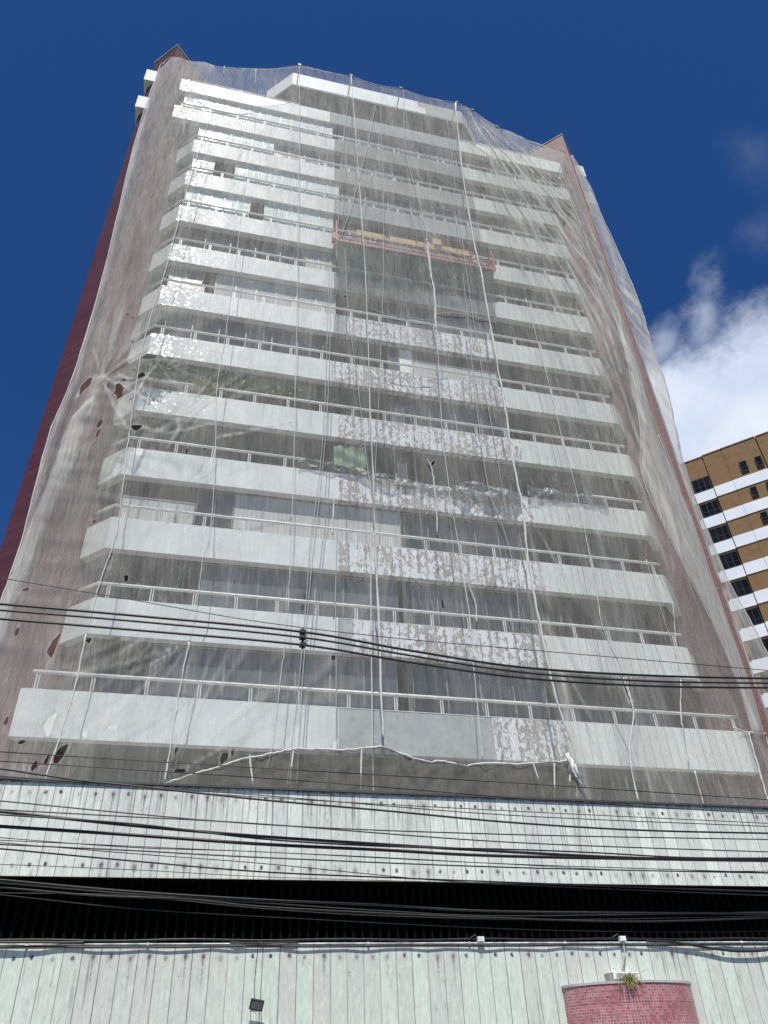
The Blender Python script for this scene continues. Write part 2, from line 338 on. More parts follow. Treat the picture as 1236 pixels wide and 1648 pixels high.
def film_mat():
    m, n = mat('grey_plastic_film'); p = n.pos(); cv = n.new('ShaderNodeAttribute', attribute_name='cover').outputs['Fac']
    sh = n.bsdf((.16, .18, .18), .22, n.bump(n.noise(n.vm('MULTIPLY', p, (1., 1., 1.8)), 5., 4, .6), 1., .06), 0., .9)
    tr = n.new('ShaderNodeBsdfTransparent'); m2 = n.new('ShaderNodeMixShader'); n.put(m2.inputs[0], n.m('MINIMUM', n.m('MULTIPLY', cv, n.ramp(n.noise(p, 3., 4), .35, .6, .5, 1.2)), .95))
    n.l.new(tr.outputs[0], m2.inputs[1]); n.l.new(sh, m2.inputs[2]); n.out(m2.outputs[0]); return m
M['plastic'] = film_mat()

# ------------------------------------------------------------------ ground and street
MB().box(-400, 500, -400, 600, -.5, 0.).build('ground', M['asphalt'], kind='structure')
MB().box(-120, 160, -9.5, -4.0, .004, .15).build('pavement', M['paving'], kind='structure')
MB().box(-120, 160, -27, -20.2, .004, .15).build('pavement', M['paving'], kind='structure')
mk = MB()
for k in range(-20, 30): mk.box(k*4., k*4.+2, -14.95, -14.8, .004, .008)
mk.build('road_marking', M['white'], kind='structure')

# ------------------------------------------------------------------ podium
PY = -4.0
Z0, Z1, Z2 = 4.11, 5.26, 7.07
pod = empty('podium_building', (10, PY, 0), 'low podium clad in pale marble slabs with a black louvred slot, below the wrapped tower', 'podium')
MB().box(-32, 56, PY, PY+.4, 0.151, Z0).build('lower_wall', marble('slab_marble_wall', .335, .12, (Z0-.25,), .9, (.65, .72, .63), (.60, .625, .565), zt=None), pod)
MB().box(-32, 56, PY, PY+.05, Z1, Z2).build('upper_fascia', marble('slab_marble_fascia', .322, .05, (Z2-.22, Z1+.20), 1., (.80, .835, .74), (.66, .68, .61), zt=Z2), pod)
MB().box(-32, 56, PY+.46, 24, Z1+.5, Z2-.15).build('roof_slab', M['concrete'], pod)
MB().box(-32, 56, PY+.452, PY+1.4, Z1+.092, Z1+.498).build('slot_leak_block', M['void'], pod)  # black block added to stop light leaking in above the fins
MB().box(-32, 56, PY-.05, PY+.45, Z2+.002, Z2+.045).build('coping', M['cable2'], pod)
MB().box(-32, 56, PY+1.1, PY+1.3, Z0-1, Z1+.6).build('slot_back', M['void'], pod)
MB().box(-32, 56, PY+.4, PY+1.1, Z0-.1, Z0).build('slot_sill', M['void'], pod)
fb = MB()
for k in range(-40, 200):
    x = k*.19; fb.box(x, x+.05, PY+.34, PY+.46, Z0+.002, Z1-.002) if False else fb.box(x, x+.045, PY+.45, PY+.60, Z0+.002, Z1+.09)
fb.build('louvre', M['fin'], pod)

MB().box(-32, 56, PY+.052, PY+.45, Z1+.02, Z2-.01).build('fascia_shade_backing', M['void'], pod)  # painted near-black so the fascia underside joins the slot's shade
# ------------------------------------------------------------------ tower
W = 19.86
tw = empty('apartment_tower', (9.93, 6, 0), 'tall apartment tower under repair with white balcony bands and maroon corner piers, wrapped in netting', 'tower')
def zp(n): return 13.8+3*(n-2)            # parapet top of storey n
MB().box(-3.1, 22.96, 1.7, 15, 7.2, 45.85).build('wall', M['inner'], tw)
LT = [(-1.97, -.3), (-.0, 1.67), (0, 3.2), (-3.21, 3.2), (-3.21, .94)]
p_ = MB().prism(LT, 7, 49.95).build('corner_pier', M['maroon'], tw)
RT = [(W-x, y) for x, y in LT][::-1]
p2 = MB().prism(RT, 7, 49.95).build('corner_pier', M['maroon_netlit'], tw)  # whole right pier wears the net-lightened copy of the maroon
# netted face of the left pier: maroon tile with the net's lightening painted in
MB().obox((-1.964, -.306, 7.0), (1.98, 1.98, 0), (.004, -.004, 0), (0, 0, 42.94)).build('netlit_pier_face', M['maroon_netlit'], tw)
for fp in (LT, RT):
    c = MB(); cx = sum(p[0] for p in fp)/5; cy = sum(p[1] for p in fp)/5
    c.prism([(cx+(x-cx)*1.03, cy+(y-cy)*1.03) for x, y in fp], 49.952, 50.02).build('pier_coping', M['concrete'], tw)
for s in (0, 1):
    for z in (46.85, 43.75):
        fp = [(-3.38, .48), (-2.70, .48), (-2.85, .62), (-3.19, .97), (-3.19, 1.9), (-3.38, 1.9)]
        if s: fp = [(W-x, y) for x, y in fp][::-1]
        MB().prism(fp, z, z+1.2).build('service_ledge', M['ledge'], tw)

WIDE = {1, 12, 13}
for k in range(1, 14):
    zt = zp(k); zb = zt-1.2 if k > 1 else zt-1.33
    t = .28
    if k in WIDE:
        left = [(-1.36, .35), (-1.35, 0)]; right = [(21.20, 0), (21.21, .35)]; xl, xr = -1.35, 21.20
    else:
        left = [(-.80, .80), (0, 0)]; right = [(W, 0), (W+.80, .80)]; xl, xr = 0, W
    s1 = 7.42 if k < 6 else 7.22; s2 = [14.65, 14.5, 14.85, 14.9, 14.95, 14.65, 14.65, 14.9, 15.05, 14.95, 14.95, 14.67, 14.68][k-1]
    if k == 13: s1 = 6.95
    slab = MB().prism([(xl+.05, t+.002), (xr-.05, t+.002), (xr+(.55 if k not in WIDE else 0), 1.695), (xl-(.55 if k not in WIDE else 0), 1.695)], zb+.14, zb+.32)
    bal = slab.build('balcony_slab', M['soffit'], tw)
    MB().prism(offset_fp(left+[(s1, 0)], t), zb, zt).build('tiled_parapet', M['tile'], bal)
    if k == 1:
        MB().box(s1+.002, 12.2, .03, t, zb+.01, zt-.01).build('rendered_parapet', M['render_grey'], bal)
        MB().box(12.202, s2-.002, .012, t, zb+.005, zt-.005).build('scraped_parapet', M['scrape0'], bal)
    elif k <= 7:
        a0 = s1
        if k in (2, 7): MB().box(s1+.002, s1+.45, .03, t, zb+.01, zt-.01).build('rendered_parapet', M['render_grey'], bal); a0 = s1+.45
        MB().box(a0+.002, s2-.002, .015, t, zb+.005, zt-.005).build('scraped_parapet', M['scrape%d' % (k % 4)], bal)
    elif k == 8:
        MB().box(s1+.002, s2-.002, .02, t, zb+.005, zt-.005).build('rendered_parapet', M['render_green'], bal)
    else:
        MB().box(s1+.002, s2-.002, .02, t, zb+.005, zt-.005).build('rendered_parapet', M[('render_green', 'render_grey', 'render_pink')[k % 3]], bal)
    MB().prism(offset_fp([(s2, 0)]+right, t), zb, zt).build('marble_parapet', M['marble_par'], bal)
    MB().prism(offset_fp([(xl+.05, .02), (xr-.05, .02)], t-.04), zt+.003, zt+.03).build('parapet_capping', M['post'], bal)
    # handrail with its posts
    zr = zt+.56
    if k in WIDE: rl = [(xl+.18, .10, zr), (xr-.18, .10, zr)]
    else: rl = [(-.62, .72, zr), (0.02, .10, zr), (W-.02, .10, zr), (W-.02, .11, zr)]
    if k == 3: segs = [rl]
    elif k == 4: segs = [[rl[0], rl[1], (6.2, .10, zr)], [(17.7, .10, zr), rl[2]]]
    elif k in (13,): segs = [[(-.8, .10, zr-.25), (5.2, .10, zr-.25)], [(14.9, .10, zr-.25), (20.8, .10, zr-.25)]]
    else: segs = [rl]
    for g in segs: MB().tube(g, .052 if k > 1 else .058, 8).build('handrail', M['rail'], bal, smooth=True)
    if k < 7:
        n_p = 16; xs = np.linspace(xl+.35, xr-.35, n_p)
        base = None
        for i, x in enumerate(xs):
            if k == 4 and 6.2 < x < 17.7: continue
            if base is None:
                base = MB().box(x-.05, x-.02, .08, .11, zt+.032, zr-.03).box(x+.02, x+.05, .08, .11, zt+.032, zr-.03).build('rail_post', M['rail'], bal); x00 = x
            else: dup(base, bal, (x-x00, 0, 0))
    # inner partition between the two flats, and side columns
    if k < 13:
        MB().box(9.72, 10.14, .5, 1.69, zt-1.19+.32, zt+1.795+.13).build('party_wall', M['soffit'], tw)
up = MB()
for k in range(7, 14):
    zt = zp(k); xl, xr = (-1.35, 21.2) if k in WIDE else (0, W)
    for x in np.linspace(xl+.35, xr-.35, 16):
        if k == 13 and 5 < x < 15: continue
        zz = .53 if k < 13 else .28
        up.box(x-.05, x-.015, .08, .11, zt+.032, zt+zz).box(x+.015, x+.05, .08, .11, zt+.032, zt+zz)
tag(up.build('rail_post', M['rail'], tw), kind='stuff')

# penthouse
PF = [(3.3, 1.4), (4.7, 0), (15.25, 0), (16.65, 1.4)]
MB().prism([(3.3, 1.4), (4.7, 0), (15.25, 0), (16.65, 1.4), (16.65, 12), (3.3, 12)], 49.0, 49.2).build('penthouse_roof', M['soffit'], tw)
MB().prism(offset_fp([(3.3, 1.4), (4.7, 0)], .25), 49.202, 50.6).build('penthouse_fascia', M['white'], tw)
MB().box(4.7, 12.4, -.002, .25, 49.202, 50.6).build('tiled_fascia', M['tile'], tw)
MB().box(12.4, 12.86, -.002, .25, 49.202, 49.95).build('tiled_fascia', M['tile'], tw)
MB().box(12.4, 15.25, .01, .24, 49.202, 50.59).build('rendered_fascia', M['render_pink'], tw)
MB().prism(offset_fp([(15.25, 0), (16.65, 1.4)], .25), 49.202, 50.6).build('penthouse_fascia', M['render_pink'], tw)
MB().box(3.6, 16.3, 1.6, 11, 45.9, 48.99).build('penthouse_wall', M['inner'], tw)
MB().box(-3.1, 22.96, 1.7, 15, 45.86, 46.4).build('roof_deck', M['concrete'], tw)

# glazing of the balcony fronts and of the rooms behind
def win(x0, x1, z0, z1, Y, m, fm='frame', panes=1):
    fr = MB(); t = .045
    fr.box(x0, x1, Y, Y+.06, z0, z0+t).box(x0, x1, Y, Y+.06, z1-t, z1)
    xs = np.linspace(x0, x1, panes+1)
    for x in xs: fr.box(max(x0, x-t/2), min(x1, x+t/2), Y+.001, Y+.058, z0+t, z1-t)
    f = fr.build('window', M[fm], tw)
    MB().box(x0+.02, x1-.02, Y+.025, Y+.035, z0+.02, z1-.02).build('pane', M[m], f)
def gpx(k, xa, xb, m, fm='frame', Y=.30, panes=3, lo=.04, hi=1.78):
    zt = zp(k)
    def X(px):
        y = 824
        for _ in range(12):
            P = at(px, y, Y); y += (P[2]-(zt+.9))*(18 if k > 6 else 28)
        return P[0]
    win(X(xa), X(xb), zt+lo, zt+hi, Y, m, fm, panes)
gpx(12, 296, 535, 'glasslite', 'post', Y=.15, panes=14)
gpx(12, 545, 735, 'glassgrey', 'post', panes=6)
gpx(11, 319, 440, 'glasslite', 'post', Y=.15, panes=7); gpx(11, 441, 538, 'glassgrey', 'post', panes=4); gpx(11, 548, 660, 'glassgrey', 'post', panes=4)
gpx(10, 309, 344, 'glasslite', 'post', Y=.15, panes=2); gpx(10, 378, 545, 'glasslite', 'post', Y=.15, panes=9); gpx(10, 550, 770, 'glassgrey', 'post', panes=6)
gpx(9, 297, 402, 'glasslite', 'post', Y=.15, panes=5); gpx(9, 425, 536, 'glasslite', 'post', Y=.15, panes=5); gpx(9, 560, 700, 'glassgrey', 'post', panes=4)
gpx(8, 492, 533, 'blind', 'post', panes=2); gpx(8, 534, 640, 'glassgrey', 'post', panes=4)
gpx(7, 271, 325, 'glassgrey', 'post', panes=2); gpx(7, 346, 540, 'blind', 'post', panes=6); gpx(7, 625, 790, 'glassgrey', 'frame', panes=5)
gpx(6, 643, 664, 'white', 'post', panes=1); gpx(6, 665, 800, 'blind', 'frame', panes=3, hi=1.2); gpx(6, 625, 642, 'glassgrey', panes=1)
gpx(5, 650, 815, 'glass', 'frame', panes=4); gpx(5, 636, 649, 'glassgrey', panes=1)
gpx(4, 640, 655, 'glassgrey', panes=1)
gpx(3, 196, 314, 'blind', 'frame', panes=4, hi=1.15); gpx(3, 376, 645, 'blind', 'frame', panes=6); gpx(3, 315, 375, 'glass', 'frame', panes=2)
gpx(3, 650, 840, 'glass', 'frame', panes=5); gpx(2, 665, 860, 'glass', 'frame', panes=5); gpx(1, 665, 880, 'glass', 'frame', panes=4); gpx(1, 240, 640, 'glassgrey', 'frame', panes=7)
gpx(2, 320, 640, 'glassgrey', 'frame', panes=7); gpx(8, 330, 490, 'glass', panes=4); gpx(6, 265, 520, 'glass', panes=6)
for k in range(1, 12):
    for x0, x1, m_ in ((.6, 3.4, 'glass'), (4.6, 8.6, 'glassgrey'), (11, 14, 'glass'), (15.3, 17.6, 'glassgrey'), (18.2, 19.5, 'glass')):
        win(x0, x1, zp(k)-.8, zp(k)+1.5, 1.62, random.choice((m_, m_, 'glass', 'blind', 'curtain')), 'frame', 2)

# ------------------------------------------------------------------ netting
def vnoise(x, y, seed=0):
    xi = np.floor(x).astype(np.int64); yi = np.floor(y).astype(np.int64); fx = x-xi; fy = y-yi
    fx = fx*fx*(3-2*fx); fy = fy*fy*(3-2*fy)
    def h(a, b):
        v = (a*374761393+b*668265263+seed*974634777) & 0xffffffff; v = ((v ^ (v >> 13))*1274126177) & 0xffffffff
        return ((v ^ (v >> 16)) & 0xffff)/65535.
    return (h(xi, yi)*(1-fx)+h(xi+1, yi)*fx)*(1-fy)+(h(xi, yi+1)*(1-fx)+h(xi+1, yi+1)*fx)*fy
def ybase(X, z):
    """how far in front of the building the net hangs"""
    f = np.clip((z-8)/12., 0, 1)
    mid = -1.0-.25*np.sin(np.clip((z-8)/42., 0, 1)*math.pi)
    l = np.clip((X+2.3)/2.6, 0, 1); l = l*l*(3-2*l); r = np.clip((23.0-X)/3.2, 0, 1); r = r*r*(3-2*r)
    return -.38+(mid+.38)*l*1. + np.where(X > 15, (1-r)*(.75-mid-.38), 0)
def onnet(x, y, off=0.):
    Y = -1.
    for _ in range(8):
        P = at(x, y, Y); Y = float(ybase(np.array(P[0]), np.array(P[2])))+off
    return at(x, y, Y)
LE = [(265, 104), (255, 112), (215, 235), (166.5, 440), (119, 600), (78, 702), (39, 855), (6, 955), (-40, 1100), (-85, 1250), (-110, 1330)]
RE = [(921, 250), (950, 300), (968, 345), (1004, 425), (1030, 490), (1050, 560), (1074, 628), (1098, 743), (1122, 811), (1143, 866), (1169, 927), (1200, 985), (1240, 1060), (1300, 1190), (1340, 1290)]
TE = [(262, 104), (272, 93), (287, 93), (300, 99), (350, 107), (410, 111), (450, 110), (482, 106), (520, 114), (565, 123), (605, 136), (645, 143), (690, 157), (735, 166), (760, 178), (800, 205), (840, 222), (880, 238), (905, 243), (921, 250)]
LP = np.array([at(x, y, -.38) for x, y in LE]); RP = np.array([at(x, y, .35) for x, y in RE])
def xl_(z): o = np.argsort(LP[:, 2]); return np.interp(z, LP[o, 2], LP[o, 0])
def xr_(z): o = np.argsort(RP[:, 2]); return np.interp(z, RP[o, 2], RP[o, 0])
TP = np.array([onnet(x, y) for x, y in TE])
def ztop(X): o = np.argsort(TP[:, 0]); return np.interp(X, TP[o, 0], TP[o, 2])
def seg_d(X, Z, pl):
    dmin = np.full(X.shape, 1e9)
    for (a, b) in zip(pl[:-1], pl[1:]):
        ax, az, bx, bz = a[0], a[2], b[0], b[2]; dx, dz = bx-ax, bz-az; L = dx*dx+dz*dz+1e-9
        t = np.clip(((X-ax)*dx+(Z-az)*dz)/L, 0, 1); dmin = np.minimum(dmin, np.hypot(X-ax-t*dx, Z-az-t*dz))
    return dmin
NU, NV = 640, 380
ZB = 7.13
uu, vv = np.meshgrid(np.linspace(0, 1, NU), np.linspace(0, 1, NV))
XLt, XRt = TP[:, 0].min(), TP[:, 0].max()
zt_ = ztop(XLt+(XRt-XLt)*uu[0])
ZZ = ZB+(zt_[None, :]-ZB)*vv
XX = xl_(ZZ)+(xr_(ZZ)-xl_(ZZ))*uu
cover = np.full(XX.shape, .225); disp = np.zeros(XX.shape); hole = np.zeros(XX.shape)
# hanging folds and small wrinkles
disp += .10*(vnoise(XX*1.1+ZZ*.05, ZZ*.10, 1)-.5)+.05*(vnoise(XX*3.3+ZZ*.12, ZZ*.22, 2)-.5)+.018*(vnoise(XX*9+ZZ*.4, ZZ*.6, 3)-.5)
disp += .012*(vnoise(XX*2.4, ZZ*7., 5)-.5)*np.clip((6-XX)/6, 0, 1)
cover += .05*np.clip((vnoise(XX*1.6+ZZ*.1, ZZ*.08, 8)-.45)*2, -1, 1)
cover += .05*np.clip((ZZ-16)/14, 0, 1)+.10*np.clip((ZZ-30)/10, 0, 1)+.04*np.clip((XX-14.5)/1.5, 0, 1)
cover -= .10*np.clip((ZZ-47.5)/1.5, 0, 1)*np.clip(XX/2, 0, 1)
cover += .12*np.clip((1.2-XX)/1.5, 0, 1)+.03*np.clip((XX-19.6)/1.5, 0, 1)
disp += .03*(vnoise(XX*5+ZZ*.2, ZZ*.35, 14)-.5)*np.clip((1.0-XX)/1., 0, 1)*np.clip((ZZ-24)/4, 0, 1)+.05*(vnoise(XX*.9, ZZ*3.6+XX*.8, 15)-.5)*np.clip((1.0-XX)/1., 0, 1)*np.clip((25-ZZ)/3, 0, 1)
# pale fine strings hanging in the cloth
st = vnoise(XX*6.5+.10*ZZ+3, ZZ*.05, 21); cover += .20*np.clip((st-.78)/.2, 0, 1)*np.clip((vnoise(XX*.5, ZZ*.12, 22)-.35)*3, 0, 1)
cover += .16*np.exp(-((XX-22.0)/.8)**2)*np.clip((ZZ-10)/6, 0, 1)
# edge where the cloth is doubled
cover += .35*np.exp(-((XX-xl_(ZZ))/.16)**2)+.16*np.exp(-((XX-xr_(ZZ)+.2)/.7)**2)*np.clip((ZZ-12)/10,0,1)+.12*np.exp(-((XX-xr_(ZZ))/.07)**2)
cover += .20*np.exp(-((zt_[None, :]-ZZ)/.12)**2)
def streak(px, wd, amt, dsp=.0):
    global cover, disp
    pl = [onnet(*p) for p in px]; d_ = seg_d(XX, ZZ, pl); g = np.exp(-(d_/wd)**2); cover += amt*g; disp -= dsp*g
def band(pxa, pxb, amt, edge=.30):
    """cloth folded double between two lines that both run downwards"""
    global cover, disp
    A = np.array([onnet(*p) for p in pxa]); B = np.array([onnet(*p) for p in pxb])
    A = A[np.argsort(A[:, 2])]; B = B[np.argsort(B[:, 2])]
    xa = np.interp(ZZ, A[:, 2], A[:, 0]); xb = np.interp(ZZ, B[:, 2], B[:, 0])
    lo = max(A[0, 2], B[0, 2]); hi = min(A[-1, 2], B[-1, 2])
    g = np.clip((XX-xa)/.06, 0, 1)*np.clip((xb-XX)/.06, 0, 1)*np.clip((ZZ-lo)/.3, 0, 1)*np.clip((hi-ZZ)/.6, 0, 1)
    cover += amt*g; disp -= .12*g*np.sin(np.clip((XX-xa)/(xb-xa+1e-6), 0, 1)*math.pi)
    e = np.exp(-((XX-xb)/.05)**2)*np.clip((ZZ-lo)/.3, 0, 1)*np.clip((hi-ZZ)/.6, 0, 1); cover += edge*e
def fan(px, a0, a1, freq, Rr, amt, seed, dsp=.03, sharp=.66, rmin=0.):
    """creases running out of a knot between two headings (degrees from straight down, + to the right)"""
    global cover, disp
    P = onnet(*px); dx, dz = XX-P[0], ZZ-P[2]; r = np.hypot(dx, dz)+1e-6; th = np.degrees(np.arctan2(dx, -dz))
    mid, hw = (a0+a1)/2, (a1-a0)/2; dth = (th-mid+180) % 360-180
    g = np.clip((hw-np.abs(dth))/(hw*.35), 0, 1)*np.exp(-(r/Rr)**2)*np.clip((r-rmin)/.3, 0, 1)
    nz_ = vnoise((dth+200)*freq, r*.35+seed, seed); s_ = np.clip((nz_-sharp)/(1-sharp), 0, 1)
    cover += amt*g*s_; disp -= dsp*g*(nz_-.5)*2
def tear(px, ang, la, lb):
    global hole, cover
    P = onnet(*px); ca, sa = math.cos(R(ang)), math.sin(R(ang)); dx, dz = XX-P[0], ZZ-P[2]
    u_ = (dx*ca+dz*sa)/la; v_ = (-dx*sa+dz*ca)/lb; r = np.sqrt(u_*u_+v_*v_)*1.3*(.62+.9*vnoise(XX*6,ZZ*4.5,77))
    hole = np.maximum(hole, np.clip(1.5-r, 0, 1)/1.0*1.0); cover += .22*np.exp(-((r-1.15)/.16)**2)
# right-hand sheet: fan from the roof corner, long folds
fan((748, 172), 4, 34, 1.6, 28, .60, 31, .08, .64); fan((800, 205), 6, 30, 1.9, 24, .55, 32, .06, .66); fan((870, 240), 4, 26, 1.3, 18, .26, 33, .06, .70)
streak([(758, 185), (792, 240), (850, 330), (905, 410), (965, 520), (1005, 640), (1030, 720)], .07, .35, .05)
streak([(775, 195), (830, 280), (890, 350), (960, 450), (1000, 540), (1030, 640)], .06, .35, .05)
streak([(915, 290), (950, 370), (985, 470), (1005, 560), (1020, 640), (1040, 690)], .05, .4, .05)
streak([(918, 300), (975, 430), (1015, 520)], .12, .16, .06); streak([(840, 240), (880, 300), (935, 400), (965, 480), (1000, 600)], .10, .25, .05)
streak([(1000, 400), (1040, 500), (1072, 620), (1090, 720)], .10, .14, .06)
band([(955, 440), (985, 500), (1015, 600), (1030, 690), (1032, 760), (1060, 830), (1100, 910), (1145, 1000), (1190, 1110), (1215, 1200)],
     [(957, 440), (1000, 510), (1030, 600), (1052, 690), (1085, 770), (1120, 850), (1150, 930), (1185, 1010), (1215, 1110), (1235, 1200)], .36, .45)
band([(940, 330), (985, 420), (1025, 540), (1070, 680), (1110, 830), (1160, 950)], [(960, 345), (1012, 430), (1055, 560), (1097, 720), (1128, 830), (1172, 950)], .03, .12)
# left: pulled-in knot with a broad folded tail
fan((163, 612), 120, 200, .16, 4.2, .50, 41, .12, .5); fan((163, 612), 20, 110, .20, 3.0, .50, 42, .09, .5)
band([(145, 640), (112, 672), (98, 710), (70, 790), (40, 860), (2, 950), (-30, 1040)], [(165, 632), (138, 672), (124, 720), (104, 780), (70, 850), (28, 960), (0, 1040)], .42, .12)
streak([(163, 612), (150, 640), (140, 670)], .22, .35, .10)
streak([(185, 684), (205, 687), (232, 690), (262, 693)], .05, .5, .05); streak([(120, 640), (150, 610), (168, 608)], .05, .3); streak([(150, 560), (165, 605), (190, 632)], .05, .3)
streak([(165, 615), (185, 660), (200, 684)], .06, .45, .06); streak([(250, 590), (236, 605), (222, 632)], .05, .4, .04)
streak([(346, 680), (300, 690), (262, 697)], .05, .35); streak([(285, 672), (288, 690), (268, 720)], .05, .4); streak([(470, 680), (400, 694), (350, 703)], .04, .5, .03)
fan((288, 672), 120, 165, .3, 3.0, .35, 43, .05, .55); fan((348, 640), -60, -20, .3, 2.8, .35, 44, .05, .55)
fan((246, 572), 20, 110, .2, 2.2, .30, 45, .05, .5)
# creases low down on the left
fan((304, 1035), -75, -20, .35, 3.4, .5, 51, .05, .55); fan((262, 1256), 110, 176, .35, 4.6, .5, 52, .05, .58); fan((430, 1240), 140, 178, .3, 5.0, .32, 53, .04, .6)
fan((318, 975), -70, -15, .3, 3.0, .38, 54, .05, .58); fan((613, 1190), 20, 80, .3, 1.8, .4, 55, .04, .5)
fan((1020, 1151), 165, 200, .4, 3.0, .7, 56, .06, .5); fan((1020, 1151), -16, 22, .3, 2.6, .5, 57, .04, .5); fan((867, 995), 0, 26, .5, 6.0, .35, 58, .04, .6)
fan((613, 1060), 160, 215, .3, 3.5, .22, 59, .03, .6); fan((840, 814), -6, 26, .4, 9., .30, 60, .04, .62); fan((650, 440), 20, 60, .15, 2.5, .2, 61, .05, .55)
streak([(880, 1000), (905, 1090), (912, 1160), (926, 1230)], .12, .2, .05)
for args in (((139, 619), 70, .52, .22), ((191, 627), 110, .50, .17), ((196, 612), 0, .22, .04), ((160, 683), 80, .28, .15), ((158, 698), 80, .34, .09), ((241, 570), 50, .55, .25), ((228, 604), 40, .22, .22), ((220, 687), 0, .24, .17),
             ((85, 1043), 88, .50, .13), ((96, 1216), 80, .34, .14), ((203, 931), 85, .16, .08), ((188, 1028), 0, .2, .08), ((140, 1030), 0, .13, .1), ((284, 1205), 80, .2, .04), ((150, 838), 60, .06, .2), ((490, 963), 80, .24, .05), ((487, 977), 80, .16, .07),
             ((537, 1057), 60, .2, .12), ((300, 727), 88, .28, .06), ((205, 505), 0, .1, .09), ((214, 551), 45, .12, .06), ((213, 511), 40, .08, .05), ((245, 316), 75, .34, .05), ((697, 745), 60, .2, .07), ((561, 503), 85, .18, .06), ((555, 477), 30, .1, .1),
             ((440, 548), 80, .12, .05), ((713, 971), 88, .22, .05), ((776, 1167), 80, .15, .05), ((950, 878), 80, .08, .05), ((1123, 1240), 0, .04, .04), ((55, 1235), 80, .16, .07), ((76, 1222), 80, .16, .06), ((35, 1194), 0, .14, .09), ((290, 1240), 20, .25, .1), ((360, 1222), 60, .2, .13), ((375, 1208), 80, .2, .05), ((253, 367), 80, .16, .05), ((38, 950), 20, .2, .07), ((27, 1015), 88, .2, .06), ((10, 1160), 80, .2, .08), ((72, 930), 60, .06, .05), ((270, 447), 30, .06, .05), ((238, 690), 10, .1, .04), ((265, 685), 10, .14, .04), ((332, 710), 80, .15, .03), ((330, 723), 20, .08, .05)):
    tear(*args)
YY = ybase(XX, ZZ)+disp*np.clip((XX-xl_(ZZ))/.5, .2, 1)
# scalloped edge on the left above the fold
cover = np.clip(cover, .05, .93)
def sheet(name, m, X, Y, Z, cov, hol, parent, org, label=None, u=None, **tg):
    nv, nu = X.shape; co = np.stack([X, Y, Z], -1).reshape(-1, 3)-np.array(org)
    idx = np.arange(nv*nu).reshape(nv, nu); q_ = np.stack([idx[:-1, :-1], idx[:-1, 1:], idx[1:, 1:], idx[1:, :-1]], -1).reshape(-1, 4)
    me = bpy.data.meshes.new(name); me.vertices.add(len(co)); me.vertices.foreach_set('co', co.ravel())
    me.loops.add(q_.size); me.loops.foreach_set('vertex_index', q_.ravel().astype(np.int32))
    me.polygons.add(len(q_)); me.polygons.foreach_set('loop_start', np.arange(0, q_.size, 4, dtype=np.int32)); me.polygons.foreach_set('loop_total', np.full(len(q_), 4, np.int32))
    me.polygons.foreach_set('use_smooth', np.ones(len(q_), bool)); me.update(); me.validate()
    for nm, arr in (('cover', cov), ('hole', hol)):
        at2 = me.attributes.new(nm, 'FLOAT', 'POINT'); at2.data.foreach_set('value', arr.ravel().astype(np.float32))
    me.materials.append(m); ob = bpy.data.objects.new(name, me); col.objects.link(ob)
    if parent is not None: ob.parent = parent
    else: ob.location = org
    tag(ob, **tg); return ob
S7 = [(733, 165), (745, 280), (765, 400), (775, 440), (794, 549), (811, 644), (824, 729), (840, 814), (850, 900), (867, 995), (887, 1090), (908, 1165), (925, 1213), (930, 1290)]
# the two sheets meet along the thick seam
sp = np.array([onnet(*p) for p in S7]); o_ = np.argsort(sp[:, 2]); xs_ = np.interp(np.linspace(ZB, 50, NV), sp[o_, 2], sp[o_, 0])
usplit = int(NU*.64)
# shift the grid so that one of its columns runs along the seam
zrow = ZZ[:, usplit]; xs_row = np.interp(zrow, sp[o_, 2], sp[o_, 0]); u_s = (xs_row-xl_(zrow))/(xr_(zrow)-xl_(zrow))
netL = empty('scaffold_net', (6, -1.2, 7.1), 'white debris netting left of the thick seam, torn and knotted at its outer edge', 'netting', 'sheets of debris netting on the tower')
netR = empty('scaffold_net', (18, -1.2, 7.1), 'white debris netting over the right third of the tower, hanging in long diagonal folds', 'netting', 'sheets of debris netting on the tower')
kk = usplit
sheet('mesh_cloth', M['net'], XX[:, :kk+1], YY[:, :kk+1], ZZ[:, :kk+1], cover[:, :kk+1], hole[:, :kk+1], netL, (6, -1.2, 7.1))
sheet('mesh_cloth', M['net'], XX[:, kk:], YY[:, kk:], ZZ[:, kk:], cover[:, kk:], hole[:, kk:], netR, (18, -1.2, 7.1))
def seam(px, r, parent, off=-.05, m='rope', n_=8, jit=.007):
    pts = smooth_line([onnet(x, y, off) for x, y in px], n_)
    pts = [p+rng.normal(0, jit, 3) for p in pts]
    rr = [r*.8*(.7+.6*rng.rand()) for _ in pts]
    return MB().tube(pts, rr, 5).build('seam', M[m], parent, smooth=True)
seam(S7, .05, netR, n_=6, jit=.012)
seam([(565, 123), (575, 250), (588, 440), (595, 640), (600, 760), (608, 970), (612, 1100), (617, 1190)], .03, netL, n_=5)
seam([(600, 850), (609, 970), (613, 1100), (617, 1190)], .036, netL)
seam([(338, 190), (300, 310), (265, 440), (233, 542), (216, 640), (205, 720), (188.6, 850), (163, 931), (139, 1020), (119, 1112), (95, 1190), (72, 1255)], .022, netL)
seam([(139, 1020), (119, 1112), (95, 1190), (72, 1255)], .026, netL)
seam([(395, 294), (377, 440), (360, 559), (349, 630), (346, 746), (338, 858), (326, 901), (316, 979), (304, 1033)], .018, netL)
seam([(304, 1033), (287, 1122), (276, 1190), (265, 1258)], .028, netL)
seam([(482, 107), (482, 210), (480, 340), (479, 440), (473, 729), (469, 850), (462, 1000), (452, 1088), (440, 1190), (428, 1240)], .016, netL)
